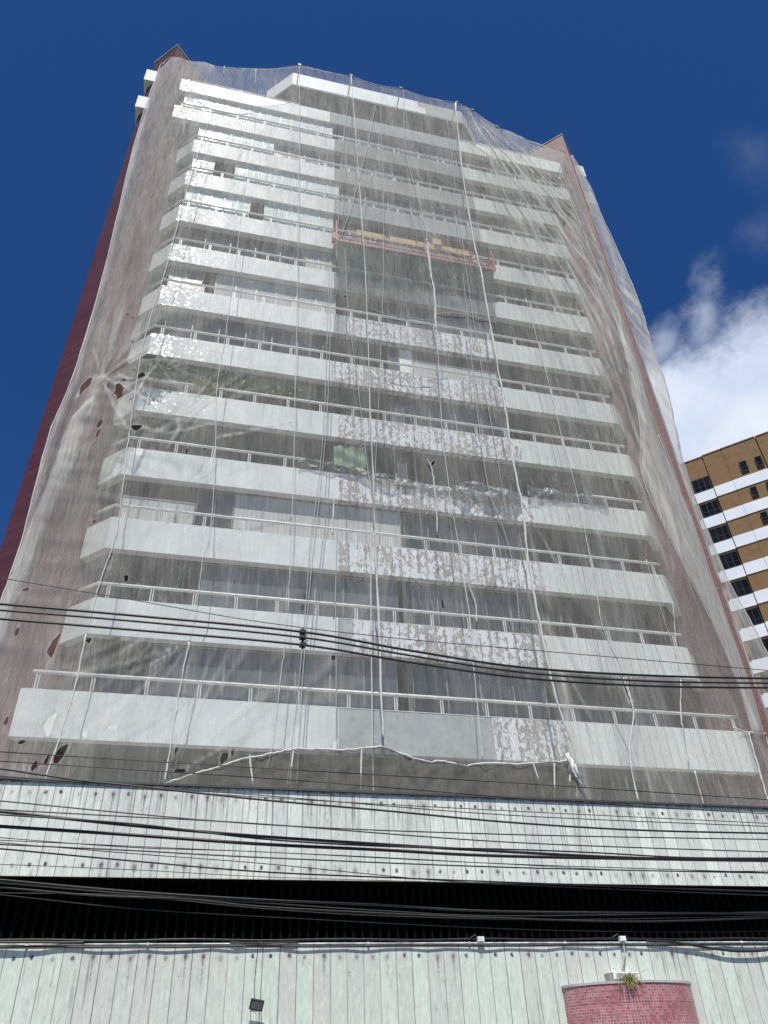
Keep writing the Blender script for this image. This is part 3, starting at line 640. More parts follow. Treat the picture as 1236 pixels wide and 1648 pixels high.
seam([(690, 390), (694, 440), (700, 474), (702, 520), (705, 576), (712, 695), (726, 814), (733, 850), (755, 986), (763, 1081), (777, 1227)], .02, netL)
seam([(687, 385), (693, 440), (699, 470), (701, 530)], .045, netL)
seam([(846, 480), (877, 594), (904, 703), (921, 764), (940, 849), (952, 910), (962, 965), (972, 1016), (1006, 1087), (1020, 1151)], .018, netR)
seam([(1003, 1090), (1013, 1120), (1020, 1151), (1013, 1213), (1027, 1290)], .034, netR)
seam([(1096, 1094), (1096, 1150), (1099, 1175)], .025, netR); seam([(1118, 1240), (1133, 1296)], .022, netR)
seam([(688, 740), (694, 752), (700, 790), (704, 860)], .03, netL)
seam([(538, 800), (536, 830), (535, 860)], .035, netL)
seam([(1040, 900), (1070, 1000), (1090, 1060)], .012, netR); seam([(1083, 970), (1086, 1010), (1092, 1080)], .016, netR)
seam([(700, 505), (735, 503), (770, 511), (795, 519)], .022, netL); seam([(592, 495), (650, 513), (700, 515)], .018, netL)
seam([(1180, 1170), (1200, 1178), (1240, 1182)], .03, netR); seam([(1205, 1180), (1222, 1240), (1236, 1290)], .03, netR)
seam([(1060, 700), (1087, 770), (1122, 850), (1152, 930), (1187, 1010), (1217, 1110), (1236, 1200)], .016, netR)
seam([(955, 440), (985, 500), (1015, 600), (1030, 690), (1032, 760), (1060, 830), (1100, 910), (1145, 1000)], .014, netR)
seam([(900, 285), (930, 350), (968, 450), (1000, 540), (1022, 620), (1040, 690)], .018, netR)
seam([(858, 240), (890, 310), (930, 390), (962, 470), (990, 560)], .012, netR)
seam([(921, 250)]+[(x, y) for x, y in RE[1:14]], .022, netR, off=0.)
seam([(x, y) for x, y in LE], .026, netL, off=-.01)
seam([(x, y) for x, y in TE], .022, netL, off=0., n_=4)
for px in ([(412, 110), (410, 142)], [(361, 107), (360, 122)]): seam(px, .02, netL, n_=4)
# short roof outriggers that carry the net
for i, (x, y) in enumerate(((482, 106), (565, 123), (735, 166), (645, 143), (800, 205), (760, 178))):
    P = onnet(x, y); zb_ = 46.4
    rt = empty('net_bracket', (P[0], .6, zb_), ['steel bracket at the left corner of the penthouse roof', 'steel bracket above the long central net seam', 'steel bracket where the net folds at the right roof corner', 'steel bracket midway along the penthouse roof edge',
        'steel bracket on the right terrace beside the sloping net top', 'steel bracket just right of the net fold at the roof'][i], 'bracket', 'brackets holding up the top of the netting')
    MB().tube([(P[0], .6, zb_), (P[0], .6, P[2]-.3)], .03).build('pole', M['frame'], rt)
    MB().tube([(P[0], .6, P[2]-.3), (P[0], P[1], P[2]+.05)], .03).build('arm', M['frame'], rt)
    MB().box(P[0]-.08, P[0]+.08, P[1]-.06, P[1]+.1, P[2]+.02, P[2]+.14).build('clamp', M['frame'], rt)

# lower apron of netting just above the podium
AP = [(262, 1262), (300, 1249), (340, 1238), (385, 1223), (430, 1214), (460, 1208), (485, 1205), (550, 1207), (600, 1203), (615, 1202), (640, 1211), (665, 1220), (690, 1226), (715, 1225), (745, 1232), (770, 1229), (830, 1229), (880, 1227), (915, 1225), (924, 1235), (932, 1262)]
apx = np.array([at(x, y, -1.75) for x, y in AP]); na, nb = 260, 40
ax = np.linspace(apx[0, 0], apx[-1, 0], na); az = np.interp(ax, apx[:, 0], apx[:, 2]); AX, AV = np.meshgrid(ax, np.linspace(0, 1, nb))
AZ_ = 7.13+(az[None, :]-7.13)*AV; AY = -1.75+.22*(vnoise(AX*1.6+AZ_*.6, AZ_*2.2, 70)-.5)+.12*(vnoise(AX*4-AZ_, AZ_*4., 71)-.5)+.05*(vnoise(AX*9, AZ_*6., 74)-.5)-.5*(1-AV)
ac = .55+.12*(vnoise(AX*.9, AZ_*1., 72)-.5)+.18*np.clip((vnoise(AX*2+AZ_*2, AZ_*4, 73)-.7)/.3, 0, 1)
apr = empty('net_apron', (8, -1.8, 7.1), 'darker netting bunched along a rope just above the podium', 'netting')
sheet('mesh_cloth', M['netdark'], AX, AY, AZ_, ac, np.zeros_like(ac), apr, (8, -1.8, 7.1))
MB().tube([p+rng.normal(0, .009, 3) for p in smooth_line(apx, 6)], [.016+.015*rng.rand() for _ in range(6*(len(apx)-1)+1)], 6).build('top_rope', M['rope'], apr, smooth=True)
for px in ([(402, 1215), (403, 1230), (407, 1262)], [(472, 1208), (466, 1262)], [(582, 1206), (580, 1275)], [(858, 1228), (878, 1290)], [(892, 1228), (893, 1290)], [(918, 1228), (916, 1290)], [(922, 1228), (935, 1290)]):
    MB().tube(smooth_line([at(x, y, -1.9) for x, y in px], 4), .025, 5).build('tie', M['rope'], apr)
bk = MB()
for i in range(9):
    P = at(918+i*1.6, 1226+i*4, -1.95); bk.tube([P+np.array([0, 0, .25])+rng.normal(0, .06, 3), P+rng.normal(0, .06, 3), P+np.array([.15, 0, -.45])+rng.normal(0, .06, 3)], .04, 5)
bk.build('bunched_cloth', M['rope'], apr, smooth=True)

# ------------------------------------------------------------------ ropes
ROPES = [
    ([(530, 430), (524, 620), (517, 735), (508, 810), (501, 860), (493, 962), (480, 1110), (462, 1262)], .012, 'thin grey rope hanging left of the tile edge, the left strand of its pair'),
    ([(534, 430), (529, 620), (521, 735), (513, 810), (507, 860), (497, 962), (486, 1110), (478, 1262)], .012, 'thin grey rope hanging left of the tile edge, the right strand of its pair'),
    ([(565, 126), (556, 200), (548, 300), (541, 420)], .012, 'thin rope from the penthouse roof to the left end of the work platform'),
    ([(604, 170), (592, 230), (566, 330), (550, 375)], .012, 'slanting rope running down to the left end of the platform'),
    ([(650, 147), (652, 240), (680, 345), (690, 400)], .012, 'slanting rope running down to the middle of the platform'),
    ([(719, 190), (735, 320), (755, 470), (776, 600), (800, 735), (812, 814)], .012, 'thin rope left of the thick net seam, upper storeys'),
    ([(555, 400), (560, 500), (572, 590), (590, 740), (598, 800)], .012, 'thin rope hanging from the left end of the red platform'),
    ([(612, 170), (617, 300), (617, 440), (612, 590), (605, 735), (600, 850)], .011, 'thin rope just right of the central net seam'),
    ([(745, 440), (757, 560), (765, 640), (778, 740), (790, 800), (810, 850), (828, 920), (836, 1000)], .012, 'thin rope below the right end of the platform'),
    ([(597, 850), (597, 960), (598, 1080), (601, 1275)], .014, 'long pale rope falling straight to the podium beside the central seam'),
    ([(543, 850), (540, 960), (541, 1080), (541, 1190)], .012, 'grey rope crossing the edge of the white tiled parapets, lower storeys'),
    ([(754, 940), (765, 970), (767, 1000)], .016, 'short tied rope end hanging over the mesh two storeys up')]
for px, r, lab in ROPES:
    pts = smooth_line([onnet(x, y, -.14) for x, y in px], 5)
    tag(MB().tube([p-pts[-1] for p in pts], r*1.25, 5).build('rope', M['ropeg'] if r < .0125 else M['rope'], org=None), lab, 'rope', 'ropes hanging down the tower front').location = tuple(pts[-1])

# ------------------------------------------------------------------ suspended work platform and its sheet
SY = -.72; sx0, sx1, sz = 7.2, 15.0, 33.25
stg = empty('suspended_platform', ((sx0+sx1)/2, SY, sz), 'red steel suspended work platform with yellow boards hanging high on the tower front', 'work platform')
f = MB()
for y in (SY, SY+.6):
    for z in (sz, sz+.55, sz+1.1): f.tube([(sx0, y, z), (sx1, y, z)], .04, 6)
    for x in np.linspace(sx0, sx1, 8): f.tube([(x, y, sz), (x, y, sz+1.1)], .045, 6)
    xs = np.linspace(sx0, sx1, 15)
    for a_, b_ in zip(xs[:-1], xs[1:]): f.tube([(a_, y, sz), ((a_+b_)/2, y, sz+.53), (b_, y, sz)], .02, 5)
f.build('frame', M['stage'], stg)
MB().box(sx0, sx1, SY+.03, SY+.57, sz-.06, sz-.02).build('deck', M['frame'], stg)
MB().box(sx0, sx1, SY-.035, SY-.01, sz-.06, sz+.10).build('toe_board', M['stage'], stg)
for a_, b_ in ((8.15, 9.55), (9.75, 11.05), (11.1, 11.95), (12.35, 13.1), (13.15, 13.75)):
    MB().box(a_, b_, SY-.075, SY-.045, sz+.62, sz+1.02).build('board', M['plank'], stg)
for x in (sx0, sx1-.02):
    e_ = MB().tube([(x, SY, sz), (x, SY, sz+1.5), (x, SY+.6, sz+1.5), (x, SY+.6, sz)], .045, 6)
    h_ = e_.build('end_stirrup', M['stage'], stg)
    MB().box(x-.14, x+.14, SY+.15, SY+.45, sz+.35, sz+.85).build('hoist_motor', M['stage'], h_)
MB().box(11.9, 12.35, SY-.10, SY+.25, sz+1.05, sz+1.5).build('tool_box', M['plank'], stg)
MB().tube(smooth_line([(11.9, SY-.1, sz+.55), (12.3, SY-.12, sz+.75), (13.2, SY-.12, sz+.45), (14.0, SY-.12, sz+.35), (14.7, SY-.12, sz+.45)], 6), .025, 5).build('hose', M['rope'], stg, smooth=True)
tx, tv = np.meshgrid(np.linspace(sx0+.05, sx1-.1, 160), np.linspace(0, 1, 30)); tz = sz-.08-(2.1+.5*np.sin((tx-sx0)*.8))*(1-tv)
ty = SY+.05+.12*(vnoise(tx*1.5, tz*1.2, 80)-.5)+.3*(1-tv)
sheet('green_tarp', M['tarp'], tx, ty, tz, np.full(tx.shape, .55)+.2*(vnoise(tx*2, tz*1., 81)-.5), np.zeros_like(tx), None, (11, SY, 32), label=None)
tag(bpy.data.objects['green_tarp'], 'dark green mesh sheet hanging beneath the red work platform', 'tarpaulin')

# ------------------------------------------------------------------ sheets, plants on the balconies
def film(name, px0, px1, hz, seed, lab, cat, m='plastic', cv=.6, Y=-.06, amp=.2, na_=150):
    a_, b_ = at(*px0, Y), at(*px1, Y); X, V = np.meshgrid(np.linspace(a_[0], b_[0], na_), np.linspace(0, 1, 24))
    u_ = (X-a_[0])/(b_[0]-a_[0]); ztp = a_[2]+(b_[2]-a_[2])*u_+.16*(vnoise(X*1.1, X*0, seed)-.5)
    hh = hz*(.5+1.0*vnoise(X*.9, X*0+2, seed+1)); Z = ztp-hh*(1-V)
    Yv = Y-.03+amp*(vnoise(X*2.2+V*2, Z*3., seed+2)-.5)+.1*(vnoise(X*6, Z*7., seed+3)-.5)-amp*.4*np.sin(V*3.1)
    o = sheet(name, M[m], X, Yv, Z, cv+.35*(vnoise(X*4+Z*2, Z*6, seed+4)-.4), np.zeros_like(X), None, (float(a_[0]), Y, float(a_[2])))
    return tag(o, lab, cat)
film('plastic_sheet', (480, 737), (760, 792), .34, 90, 'crumpled grey plastic film draped along the left of the broken fourth storey rail', 'plastic sheet')
film('plastic_sheet', (725, 775), (835, 792), .8, 95, 'thick dark bunch of plastic film hanging beside the thick net seam', 'plastic sheet', cv=.8, amp=.45, na_=80)
film('plastic_sheet', (845, 782), (975, 803), .5, 99, 'torn grey film hanging over the marble parapet right of the seam', 'plastic sheet', cv=.55, na_=90)
for nm, px, m_, lab in (('green_cloth', (538, 712, 589, 748), 'green', 'green cloth hung in the opening above the fourth storey parapet'),):
    a_ = at(px[0], px[1]+4, .05); b_ = at(px[2], px[1]+8, .05); zl = at(px[0], px[3], .05)[2]
    X, V = np.meshgrid(np.linspace(a_[0], b_[0], 40), np.linspace(0, 1, 20)); Z = zl+(a_[2]-zl)*V
    o = sheet(nm, M[m_], X, .05+.06*np.sin(X*14)+.03*np.sin(V*9+X*4), Z, np.ones_like(X), np.zeros_like(X), None, (float(a_[0]), .05, float(zl))); tag(o, lab, 'cloth')
def plant(px, Y, rr, n_, lab, m='leaf', name='balcony_plant'):
    P = at(*px, Y); b = MB(); k = MB()
    for i in range(n_):
        q_ = rng.normal(0, 1, 3)*np.array(rr)*.5; c_ = P+q_; d1 = rng.normal(0, 1, 3); d1 /= np.linalg.norm(d1); d2 = np.cross(d1, rng.normal(0, 1, 3)); d2 /= np.linalg.norm(d2)
        L = .05+.07*rng.rand(); b.add([c_-d1*L, c_+d2*L*.4, c_+d1*L, c_-d2*L*.4], [(0, 1, 2, 3)])
    for i in range(12):
        e_ = P+rng.normal(0, 1, 3)*np.array(rr)*.45; k.tube([P+np.array([rng.normal(0, rr[0]*.3), 0, -rr[2]]), (P+e_)/2+rng.normal(0, .05, 3), e_], .012, 4)
    rt = empty(name, P-np.array([0, 0, rr[2]]), lab, 'plant', 'plants growing on the balconies')
    b.build('foliage', M[m], rt); k.build('stem', M['dry'], rt)
plant((245, 597), -.25, (.6, .3, .35), 420, 'dry yellowish plant pushing out at the left end of the sixth storey rail')
plant((325, 620), .35, (1.2, .3, .7), 800, 'dark green plant behind the rail right of the yellowish one')
plant((395, 622), .4, (1.6, .3, .7), 700, 'green hedge of leaves at the middle of the left balcony')
plant((330, 618), -.02, (.5, .12, .2), 200, 'small yellow tuft leaning on the handrail by a net seam', 'dry')
plant((480, 628), .4, (.9, .3, .6), 350, 'small green plant nearest the end of the white tiles')

# ------------------------------------------------------------------ things on the podium wall
YW = PY-.019
P0, P1 = at(-60, 1517.5, YW), at(1300, 1515.5, YW)
pz = Z0+.01
cd = empty('wall_conduit', (6, YW, pz), 'white pipe run along the top edge of the lower marble wall', 'conduit')
MB().tube([(-20, YW, pz-.035), (40, YW, pz-.035)], .015, 8).build('pipe', M['ropeg2'], cd, smooth=True)
for x in np.arange(-3.5, 22, 2.15): MB().box(x-.02, x+.02, YW-.03, PY-.001, pz-.055, pz-.01).build('clamp', M['ropeg2'], cd)
tag(MB().tube([(x, YW-.01+.012*math.sin(x*3), pz+.035+.012*math.sin(x*2.1)) for x in np.linspace(-20, 40, 140)], .019, 6).build('wall_cable', M['blackm'], smooth=True), 'thick black cable lying straight on the white pipe', 'cable', 'black cables along the marble wall')
tag(MB().tube([(x, YW-.02+.01*math.sin(x*5), pz-.085+.010*math.sin(x*1.7)) for x in np.linspace(-20, 40, 140)], .015, 6).build('wall_cable', M['blackm'], smooth=True), 'thin black cable just below the white pipe', 'cable', 'black cables along the marble wall')
lp = smooth_line([(-1.4, YW-.02, pz), (-.6, YW-.06, pz-.01), (.6, YW-.08, pz-.01), (1.4, YW-.04, pz-.01), (1.8, YW-.02, pz)], 8)
tag(MB().tube(lp, .022, 6).build('wall_cable', M['blackm'], smooth=True), 'black cable bowing out from the wall at the far left', 'cable', 'black cables along the marble wall')
lp = smooth_line([at(370, 1516, YW-.02), at(400, 1518, YW-.04), at(450, 1517, YW-.04), at(480, 1516, YW-.02)], 8)
tag(MB().tube(lp, .016, 6).build('wall_cable', M['blackm'], smooth=True), 'short black cable bowing out above the floodlight', 'cable', 'black cables along the marble wall')
lp = smooth_line([at(1040, 1514, YW-.02), at(1080, 1516, YW-.05), at(1125, 1523, YW-.05), at(1165, 1529, YW-.065), at(1195, 1531, YW-.065), at(1236, 1529, YW-.06), at(1300, 1517, YW-.05)], 8)
tag(MB().tube(lp, .026, 6).build('wall_cable', M['blackm'], smooth=True), 'black cable sagging below the pipe at the right, casting a shadow', 'cable', 'black cables along the marble wall')
for px, lab in (((773, 1512), 'small white box on the pipe near the middle of the wall'), ((1001, 1511), 'white junction box above the pink drum')):
    P = at(*px, YW-.03); jb = empty('junction_box', P, lab, 'junction box')
    MB().box(P[0]-.07, P[0]+.07, P[1]-.05, P[1]+.04, P[2]-.05, P[2]+.05).build('case', M['white'], jb)
    MB().box(P[0]-.05, P[0]+.05, P[1]-.06, P[1]-.051, P[2]-.035, P[2]+.035).build('cover_plate', M['rail'], jb)
    MB().tube([P+np.array([-.2, 0, .04]), P+np.array([-.1, -.02, .09]), P+np.array([-.05, 0, .03])], .008, 5).build('lead', M['blackm'], jb)
dp = smooth_line([at(1002, 1516, YW-.03), at(1005, 1530, YW-.03), at(1004, 1545, YW-.04), at(1000, 1562, YW-.04)], 6)
tag(MB().tube(dp, .02, 6).build('down_pipe', M['ropeg'], smooth=True), 'bent grey pipe dropping from the junction box to the lamp above the pink drum', 'pipe')
# floodlight
P = at(413, 1617, PY-.16)
fl = empty('floodlight', P, 'small black floodlight tilted downwards on the marble wall', 'floodlight')
def tilt(v, c, a, b):
    v = np.array(v, float); ca, sa = math.cos(a), math.sin(a); v = np.array([v[0], v[1]*ca-v[2]*sa, v[1]*sa+v[2]*ca]); cb, sb = math.cos(b), math.sin(b)
    return c+np.array([v[0]*cb-v[2]*sb, v[1], v[0]*sb+v[2]*cb])
def tbox(b, c, x, y, z, a, r):
    k = len(b.v); vs = [tilt((sx*x, sy*y, sz_*z), c, a, r) for sz_ in (-1, 1) for sy in (-1, 1) for sx in (-1, 1)]
    b.add(vs, [(0, 2, 3, 1), (4, 5, 7, 6), (0, 1, 5, 4), (2, 6, 7, 3), (0, 4, 6, 2), (1, 3, 7, 5)]); return b
tbox(MB(), P, .125, .03, .085, R(25), R(-10)).build('housing', M['blackm'], fl)
tbox(MB(), tilt((0, -.034, 0), P, R(25), R(-10)), .10, .004, .062, R(25), R(-10)).build('lens', M['glassgrey'], fl)
MB().tube([P+np.array([-.1, .02, 0]), P+np.array([-.1, .14, -.04]), P+np.array([.1, .14, -.04]), P+np.array([.1, .02, 0])], .009, 5).build('bracket', M['ropeg'], fl)
MB().tube(smooth_line([P+np.array([-.03, .06, .07]), P+np.array([-.05, .13, .4]), P+np.array([-.02, .14, 1.0]), at(413, 1519, YW)], 5), .006, 5).build('lead', M['cable2'], fl)

# pink mosaic drum
def drum_mat(cx, cy):
    m, n = mat('pink_drum_mosaic'); g = n.new('ShaderNodeNewGeometry'); X, Y, Z = n.sep(g.outputs['Position'])
    an = n.m('ARCTAN2', n.m('SUBTRACT', X, cx), n.m('MULTIPLY', n.m('SUBTRACT', cy, Y), 1.6)); u = n.m('MULTIPLY', an, 22.); v = n.m('DIVIDE', Z, .05)
    fu, fv = n.m('FRACT', u), n.m('FRACT', v); cell = n.comb(n.m('FLOOR', u), n.m('FLOOR', v), 0.)
    jt = n.m('MINIMUM', n.m('MINIMUM', fu, n.m('SUBTRACT', 1., fu)), n.m('MINIMUM', fv, n.m('SUBTRACT', 1., fv)))
    P = g.outputs['Position']; wear = n.ramp(n.noise(P, 1.6, 4, .6), .40, .6)
    r = n.white(cell); c = n.vm('SCALE', (.36, .135, .15), sc_=n.ramp(r, 0, 1, .72, 1.22)); c = n.mix(n.ramp(n.noise(P, 3., 5, .7), .5, .72, 0, .5), c, (.33, .17, .17))
    j = n.ramp(jt, .12, .05); c = n.mix(n.m('MULTIPLY', j, n.m('ADD', .12, n.m('MULTIPLY', wear, .75))), c, (.60, .42, .44))
    row = n.ramp(n.m('ABSOLUTE', n.m('SUBTRACT', n.m('FRACT', n.m('DIVIDE', n.m('SUBTRACT', Z, .31), .58)), .5)), .02, .008); c = n.mix(n.m('MULTIPLY', row, .6), c, (.15, .06, .07))
    n.out(n.bsdf(c, n.ramp(r, 0, 1, .2, .5), n.bump(j, .4, .004))); return m
A_, B_ = at(905, 1593, PY), at(1103, 1582, PY); cx = (A_[0]+B_[0])/2; rd = (B_[0]-A_[0])/2; zt = (A_[2]+B_[2])/2+.02
dr = empty('mosaic_drum', (cx, PY, 0.15), 'half round drum faced in pink mosaic tiles against the marble wall', 'drum')
fp = [(cx+rd*math.cos(t_), PY-.004-rd*.62*math.sin(-t_)*1.) for t_ in np.linspace(math.pi, 2*math.pi, 41)]
fp = [(x, PY-.004-abs(y-(PY-.004))) for x, y in fp]
MB().prism(fp, .151, zt-.045).build('drum_wall', drum_mat(cx, PY), dr)
fp2 = [(cx+(x-cx)*1.012, PY-.003-(PY-.003-y)*1.02) for x, y in fp]
MB().prism(fp2, zt-.044, zt).build('rim', M['concrete'], dr)
P = at(1005, 1571, PY-.12)
lb = empty('wall_lamp', P, 'white box lamp fixed above the pink drum', 'lamp')
MB().box(P[0]-.30, P[0]+.30, PY-.22, PY-.002, P[2]-.06, P[2]+.07).build('case', M['white'], lb)
MB().box(P[0]-.40, P[0]-.302, PY-.21, PY-.004, P[2]-.09, P[2]+.055).build('end_cap', M['frame'], lb)
MB().box(P[0]-.25, P[0]+.25, PY-.228, PY-.222, P[2]-.04, P[2]+.045).build('cover_plate', M['ropeg'], lb)
# weeds on the drum rim
P = at(1013, 1582, PY-rd*.60); wd_ = MB()
for i in range(170):
    g = rng.normal(0, .07); a_ = np.array([P[0]+g, P[1]+rng.normal(0, .03), zt-.01]); h_ = rng.uniform(-.22, .14); e_ = a_+np.array([rng.normal(0, .09)+g*.6, -abs(rng.normal(.06, .05)), h_]); m_ = (a_+e_)/2+np.array([0, -.03, .06]); s_ = np.array([.006, 0, .002])
    wd_.add([a_-s_, a_+s_, m_+s_*.8, m_-s_*.8, e_], [(0, 1, 2, 3), (3, 2, 4)])
for i in range(6):
    a_ = np.array([P[0]+rng.normal(0, .05), P[1], zt]); e_ = a_+np.array([rng.uniform(-.35, .4), .0, rng.uniform(.1, .25)]); wd_.tube([a_, (a_+e_)/2+np.array([0, 0, .04]), e_], .004, 4)
tag(wd_.build('weed_tuft', M['dry'], org=(P[0], P[1], zt)), 'tuft of dry grass growing on the rim of the pink drum', 'weeds')

# ------------------------------------------------------------------ overhead cables
CAB = [ # pixel points, radius, depth plane, label
    ([(-80, 965), (0, 972), (230, 992), (487, 1017), (660, 1047), (840, 1074), (1040, 1087), (1236, 1092), (1330, 1092)], .020, -10., 'topmost of the three thick black cables that cross the lower balconies'),
    ([(-80, 976), (0, 982), (230, 1001), (487, 1026), (660, 1055), (840, 1082), (1040, 1096), (1236, 1099.5), (1330, 1099)], .017, -10.1, 'middle one of the three thick black cables that cross the lower balconies'),
    ([(-80, 990), (0, 996), (230, 1015), (487, 1038), (660, 1066), (840, 1091), (1040, 1104), (1236, 1107), (1330, 1106)], .019, -10., 'lowest of the three thick black cables that cross the lower balconies'),
    ([(-80, 918), (0, 930), (211, 965), (420, 1001), (637, 1027), (840, 1045), (1236, 1079), (1330, 1086)], .007, -9.8, 'single thin wire just above the three thick black cables'),
    ([(-80, 1204), (0, 1210), (420, 1236), (840, 1261), (1236, 1287), (1330, 1292)], .007, -9.2, 'thin wire crossing the bottom of the netting, the upper of two'),
    ([(-80, 1219), (0, 1225), (420, 1252), (630, 1268), (900, 1290), (1236, 1310)], .007, -9.1, 'thin wire crossing the bottom of the netting, the lower of two'),
    ([(-80, 1229), (0, 1237), (129, 1256), (217, 1265), (420, 1287), (617, 1304.5), (820, 1323.5), (1027, 1336), (1236, 1341), (1330, 1342)], .016, -8.6, 'thick cable slanting down across the coping at the left'),
    ([(-80, 1246), (0, 1252), (420, 1283), (820, 1305), (1236, 1325), (1330, 1329)], .007, -8.5, 'thin wire highest on the upper fascia at the right'),
    ([(-80, 1244), (0, 1249), (420, 1280), (820, 1312), (1236, 1330), (1330, 1333)], .008, -8.4, 'thin wire close below the highest one on the fascia'),
    ([(-80, 1282), (0, 1289), (420, 1326.6), (820, 1343), (1236, 1351), (1330, 1352)], .010, -8.5, 'medium cable crossing the upper third of the fascia'),
    ([(-80, 1298), (0, 1303), (200, 1314), (420, 1326), (820, 1355.5), (1236, 1371), (1330, 1373)], .010, -8.6, 'medium cable that parts from the one above it near the middle'),
    ([(-80, 1300), (0, 1306), (217, 1329), (420, 1346), (617, 1359), (820, 1371), (1027, 1381), (1236, 1384), (1330, 1384)], .024, -8.4, 'heavy cable bundle across the fascia, the upper of two'),
    ([(-80, 1326), (0, 1330), (200, 1343), (420, 1358.5), (617, 1368), (820, 1378), (1236, 1385.5), (1330, 1386)], .026, -8.3, 'heavy cable bundle across the fascia, the lower of two'),
    ([(-80, 1304), (0, 1311), (217, 1326), (420, 1350), (617, 1362), (820, 1367), (950, 1372), (1100, 1380), (1236, 1381)], .013, -8.5, 'loose cable twisting round the upper heavy bundle'),
    ([(-80, 1340), (0, 1348), (217, 1364), (420, 1371), (820, 1390.5), (1236, 1404), (1330, 1406)], .007, -8.4, 'thin wire just below the two heavy bundles'),
    ([(-80, 1355), (0, 1359), (217, 1369), (420, 1380), (820, 1396), (1236, 1405), (1330, 1406)], .011, -8.3, 'medium cable below the heavy bundles'),
    ([(-80, 1360), (0, 1366), (217, 1386), (420, 1403), (617, 1412), (820, 1420), (1100, 1430), (1236, 1435), (1330, 1438)], .012, -8.2, 'medium cable running out of the fascia into the dark slot'),
    ([(-80, 1350), (0, 1356), (217, 1374), (420, 1389.5), (617, 1409), (720, 1418), (900, 1427), (1236, 1441), (1330, 1444)], .007, -8.3, 'thin wire dropping to the lower edge of the fascia'),
    ([(-80, 1388), (0, 1391), (217, 1400), (420, 1411), (617, 1417), (820, 1422), (1236, 1427)], .005, -8.2, 'hair thin wire along the bottom of the fascia'),
    ([(420, 1371), (617, 1380), (820, 1391), (1027, 1401), (1236, 1402)], .006, -8.5, 'thin wire on the right half below the bundles'),
    ([(-80, 1408), (0, 1416), (200, 1434), (420, 1448), (620, 1457), (820, 1467), (1236, 1470), (1330, 1470)], .018, -7.8, 'cable bundle crossing the black slot, the upper one'),
    ([(-80, 1414), (0, 1421), (200, 1438), (420, 1453), (620, 1466), (820, 1474), (1236, 1468)], .010, -7.8, 'cable close below the upper bundle in the black slot'),
    ([(-80, 1425), (0, 1428), (150, 1441), (300, 1447), (420, 1459), (620, 1470), (820, 1478), (1027, 1483), (1236, 1477), (1330, 1476)], .014, -7.7, 'cable bundle crossing the black slot, the middle one'),
    ([(-80, 1433), (0, 1437), (200, 1441), (420, 1462), (620, 1474), (900, 1480), (1236, 1474)], .007, -7.7, 'thin wire beside the middle bundle in the slot'),
    ([(-80, 1436), (0, 1440), (210, 1462), (420, 1475), (820, 1495), (1100, 1500), (1236, 1498)], .005, -7.6, 'faint thin wire low in the black slot'),
]
for px, r, Y, lab in CAB:
    pts = smooth_line([at(x, y, Y) for x, y in px], 8)
    e0 = pts[0]+(pts[0]-pts[3])*20; e1_ = pts[-1]+(pts[-1]-pts[-4])*20
    pts = [e0]+pts+[e1_]
    org = pts[len(pts)//2]; mt = M['cable3'] if Y > -8 else M['blackm']
    tag(MB().tube(pts, r, 6).build('overhead_cable', mt, org=org, smooth=True), lab, 'cable', 'overhead cables crossing in front of the building')
P = [at(487, y, -10.05) for y in (1012, 1017, 1026, 1038, 1044)]
spc = empty('cable_spacer', P[2], 'small black spacer clamped on the three thick cables', 'cable spacer')
MB().tube([P[0], P[4]], .022, 6).build('bar', M['blackm'], spc)
for p in P[1:4]: MB().box(p[0]-.05, p[0]+.05, p[1]-.04, p[1]+.05, p[2]-.028, p[2]+.028).build('clamp', M['blackm'], spc)
cr_ = MB()
for i in range(5): cr_.tube([P[2]+np.array([.02, -.02, .1-.05*i]), P[2]+np.array([.08+.02*(i % 2), -.04, .08-.05*i]), P[2]+np.array([.02, -.02, .05-.05*i])], .008, 4)
cr_.build('tie', M['cable2'], spc)

# ------------------------------------------------------------------ brown and white block of flats behind
k_ = 85/75.
bp0 = CAM+(np.array([44.81, 22.45, 46.23])-CAM)*k_; bh = np.array([-.7071, .7071, 0]); bn = np.array([-.7071, -.7071, 0])  # along the face (to the left), outward
bb = empty('apartment_block', (bp0[0], bp0[1], 0), 'brown block of flats with white bands seen behind the right edge of the netting', 'building')
def bz(z): return 1.6+(z-1.6)*k_
def bbox(b, s0, s1, z0, z1, d0, d1):
    """piece from s0 to s1 along the face (s grows to the left), from d0 behind to d1 in front of it"""
    o = np.array([bp0[0], bp0[1], 0])+bh*s0+bn*d0; o[2] = z0
    return b.obox(o, bh*(s1-s0), bn*(d1-d0), (0, 0, z1-z0))
M['brown'] = cement('brown_render', (.205, .112, .045), (.245, .138, .058), .12); M['bwhite'] = plain('white_band_paint', (.80, .82, .86), .6, var=.04, scale=.5)
M['fin2'] = plain('dark_window_frame', (.03, .03, .03), .4); TOPZ = bz(46.2)
cols = [(0.06, 6.5, 0.), (-1.84, 0., .12), (-5.05, -1.842, .155), (-30., -5.15, .12)]   # s0, s1, proud
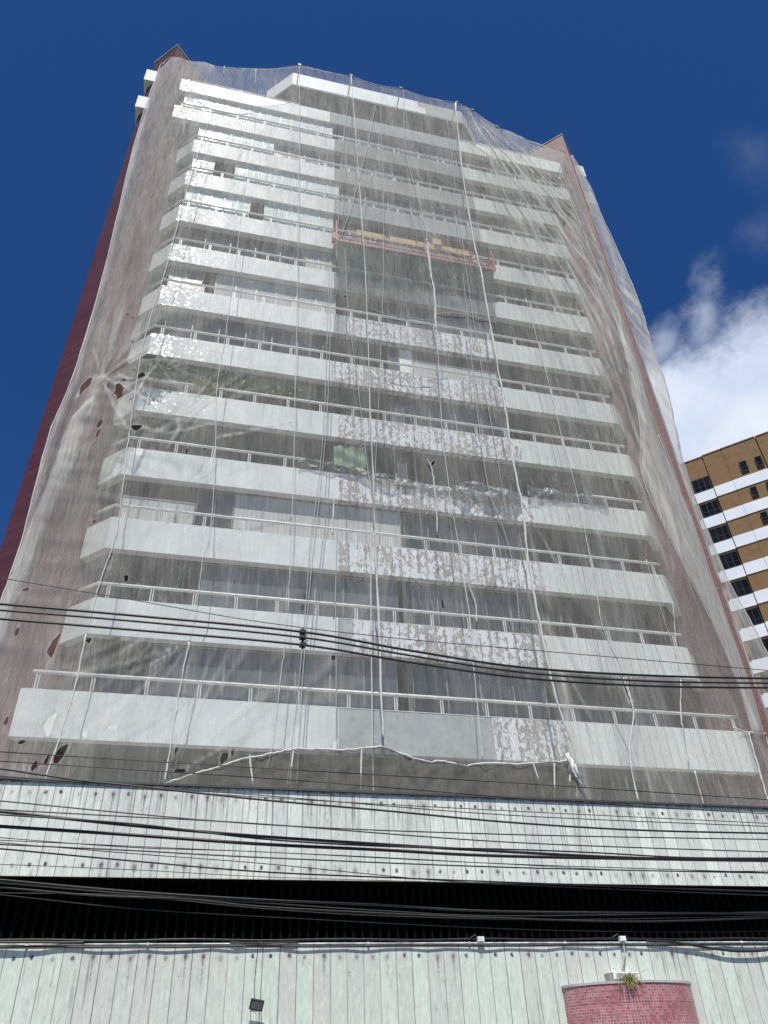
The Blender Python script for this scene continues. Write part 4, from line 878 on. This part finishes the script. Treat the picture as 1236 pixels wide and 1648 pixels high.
for s0, s1, pr in cols:
    bbox(MB(), s0, s1, 0, TOPZ, -14, pr).build('wall', M['brown'], bb)
    for i in range(16):
        zt = bz(42.64)-3.0*i; zb_ = zt-1.18
        if zb_ < 1: break
        bbox(MB(), s0+.01, s1-.01, zb_, zt, pr, pr+.06).build('white_band', M['bwhite'], bb)
    bbox(MB(), s0-.02, s1+.02, TOPZ, TOPZ+.12, -14, pr+.05).build('parapet_capping', M['brown'], bb)
bbox(MB(), .0, .055, 0, TOPZ, -.5, .02).build('expansion_joint', M['void'], bb)
bbox(MB(), -5.148, -5.052, 0, TOPZ, -.5, .02).build('expansion_joint', M['void'], bb)
wf = wq = None
def bwin(s0, s1, z0, z1, d, n_):
    t = .05; fr = MB(); 
    bbox(fr, s0, s1, z0, z0+t, d, d+.05); bbox(fr, s0, s1, z1-t, z1, d, d+.05); bbox(fr, s0, s1, z0+(z1-z0)*.34, z0+(z1-z0)*.34+t*.8, d, d+.05)
    for s in np.linspace(s0, s1-t, n_+1): bbox(fr, s, s+t, z0+t, z1-t, d+.002, d+.048)
    f = fr.build('window', M['fin2'], bb); bbox(MB(), s0+.02, s1-.02, z0+.02, z1-.02, d+.01, d+.02).build('pane', M['gdark'], f)
for i in range(15):
    zt = bz(42.64)-3.0*i
    if zt < 3: break
    bwin(.12, 1.75, zt+.03, zt+1.55, .035, 3); bbox(MB(), .08, 1.82, zt+.01, zt+1.62, .002, .03).build('recess_shade_plate', M['void'], bb)  # near-black plate on the wall paints the shade of a window recess
    bbox(MB(), 1.95, 2.12, zt+.3, zt+.55, .06, .25).build('wall_fitting', M['cable2'], bb)
    bwin(2.9, 4.4, zt+.03, zt+1.55, .035, 3)
    if i == 0: bwin(-3.55, -2.87, zt+.55, zt+1.7, .25, 1); bwin(-4.93, -4.3, zt+.5, zt+1.65, .25, 1)
    else: bwin(-3.5, -2.87, zt-3+3+.3-.25+.15-.0, zt+1.45, .25, 1) if False else bwin(-3.5, -2.9, zt+.48-.0, zt+1.5, .25, 1); bwin(-4.93, -4.35, zt+.5, zt+1.5, .25, 1)
    bwin(-8.5, -6.5, zt+.2, zt+1.6, .13, 2)
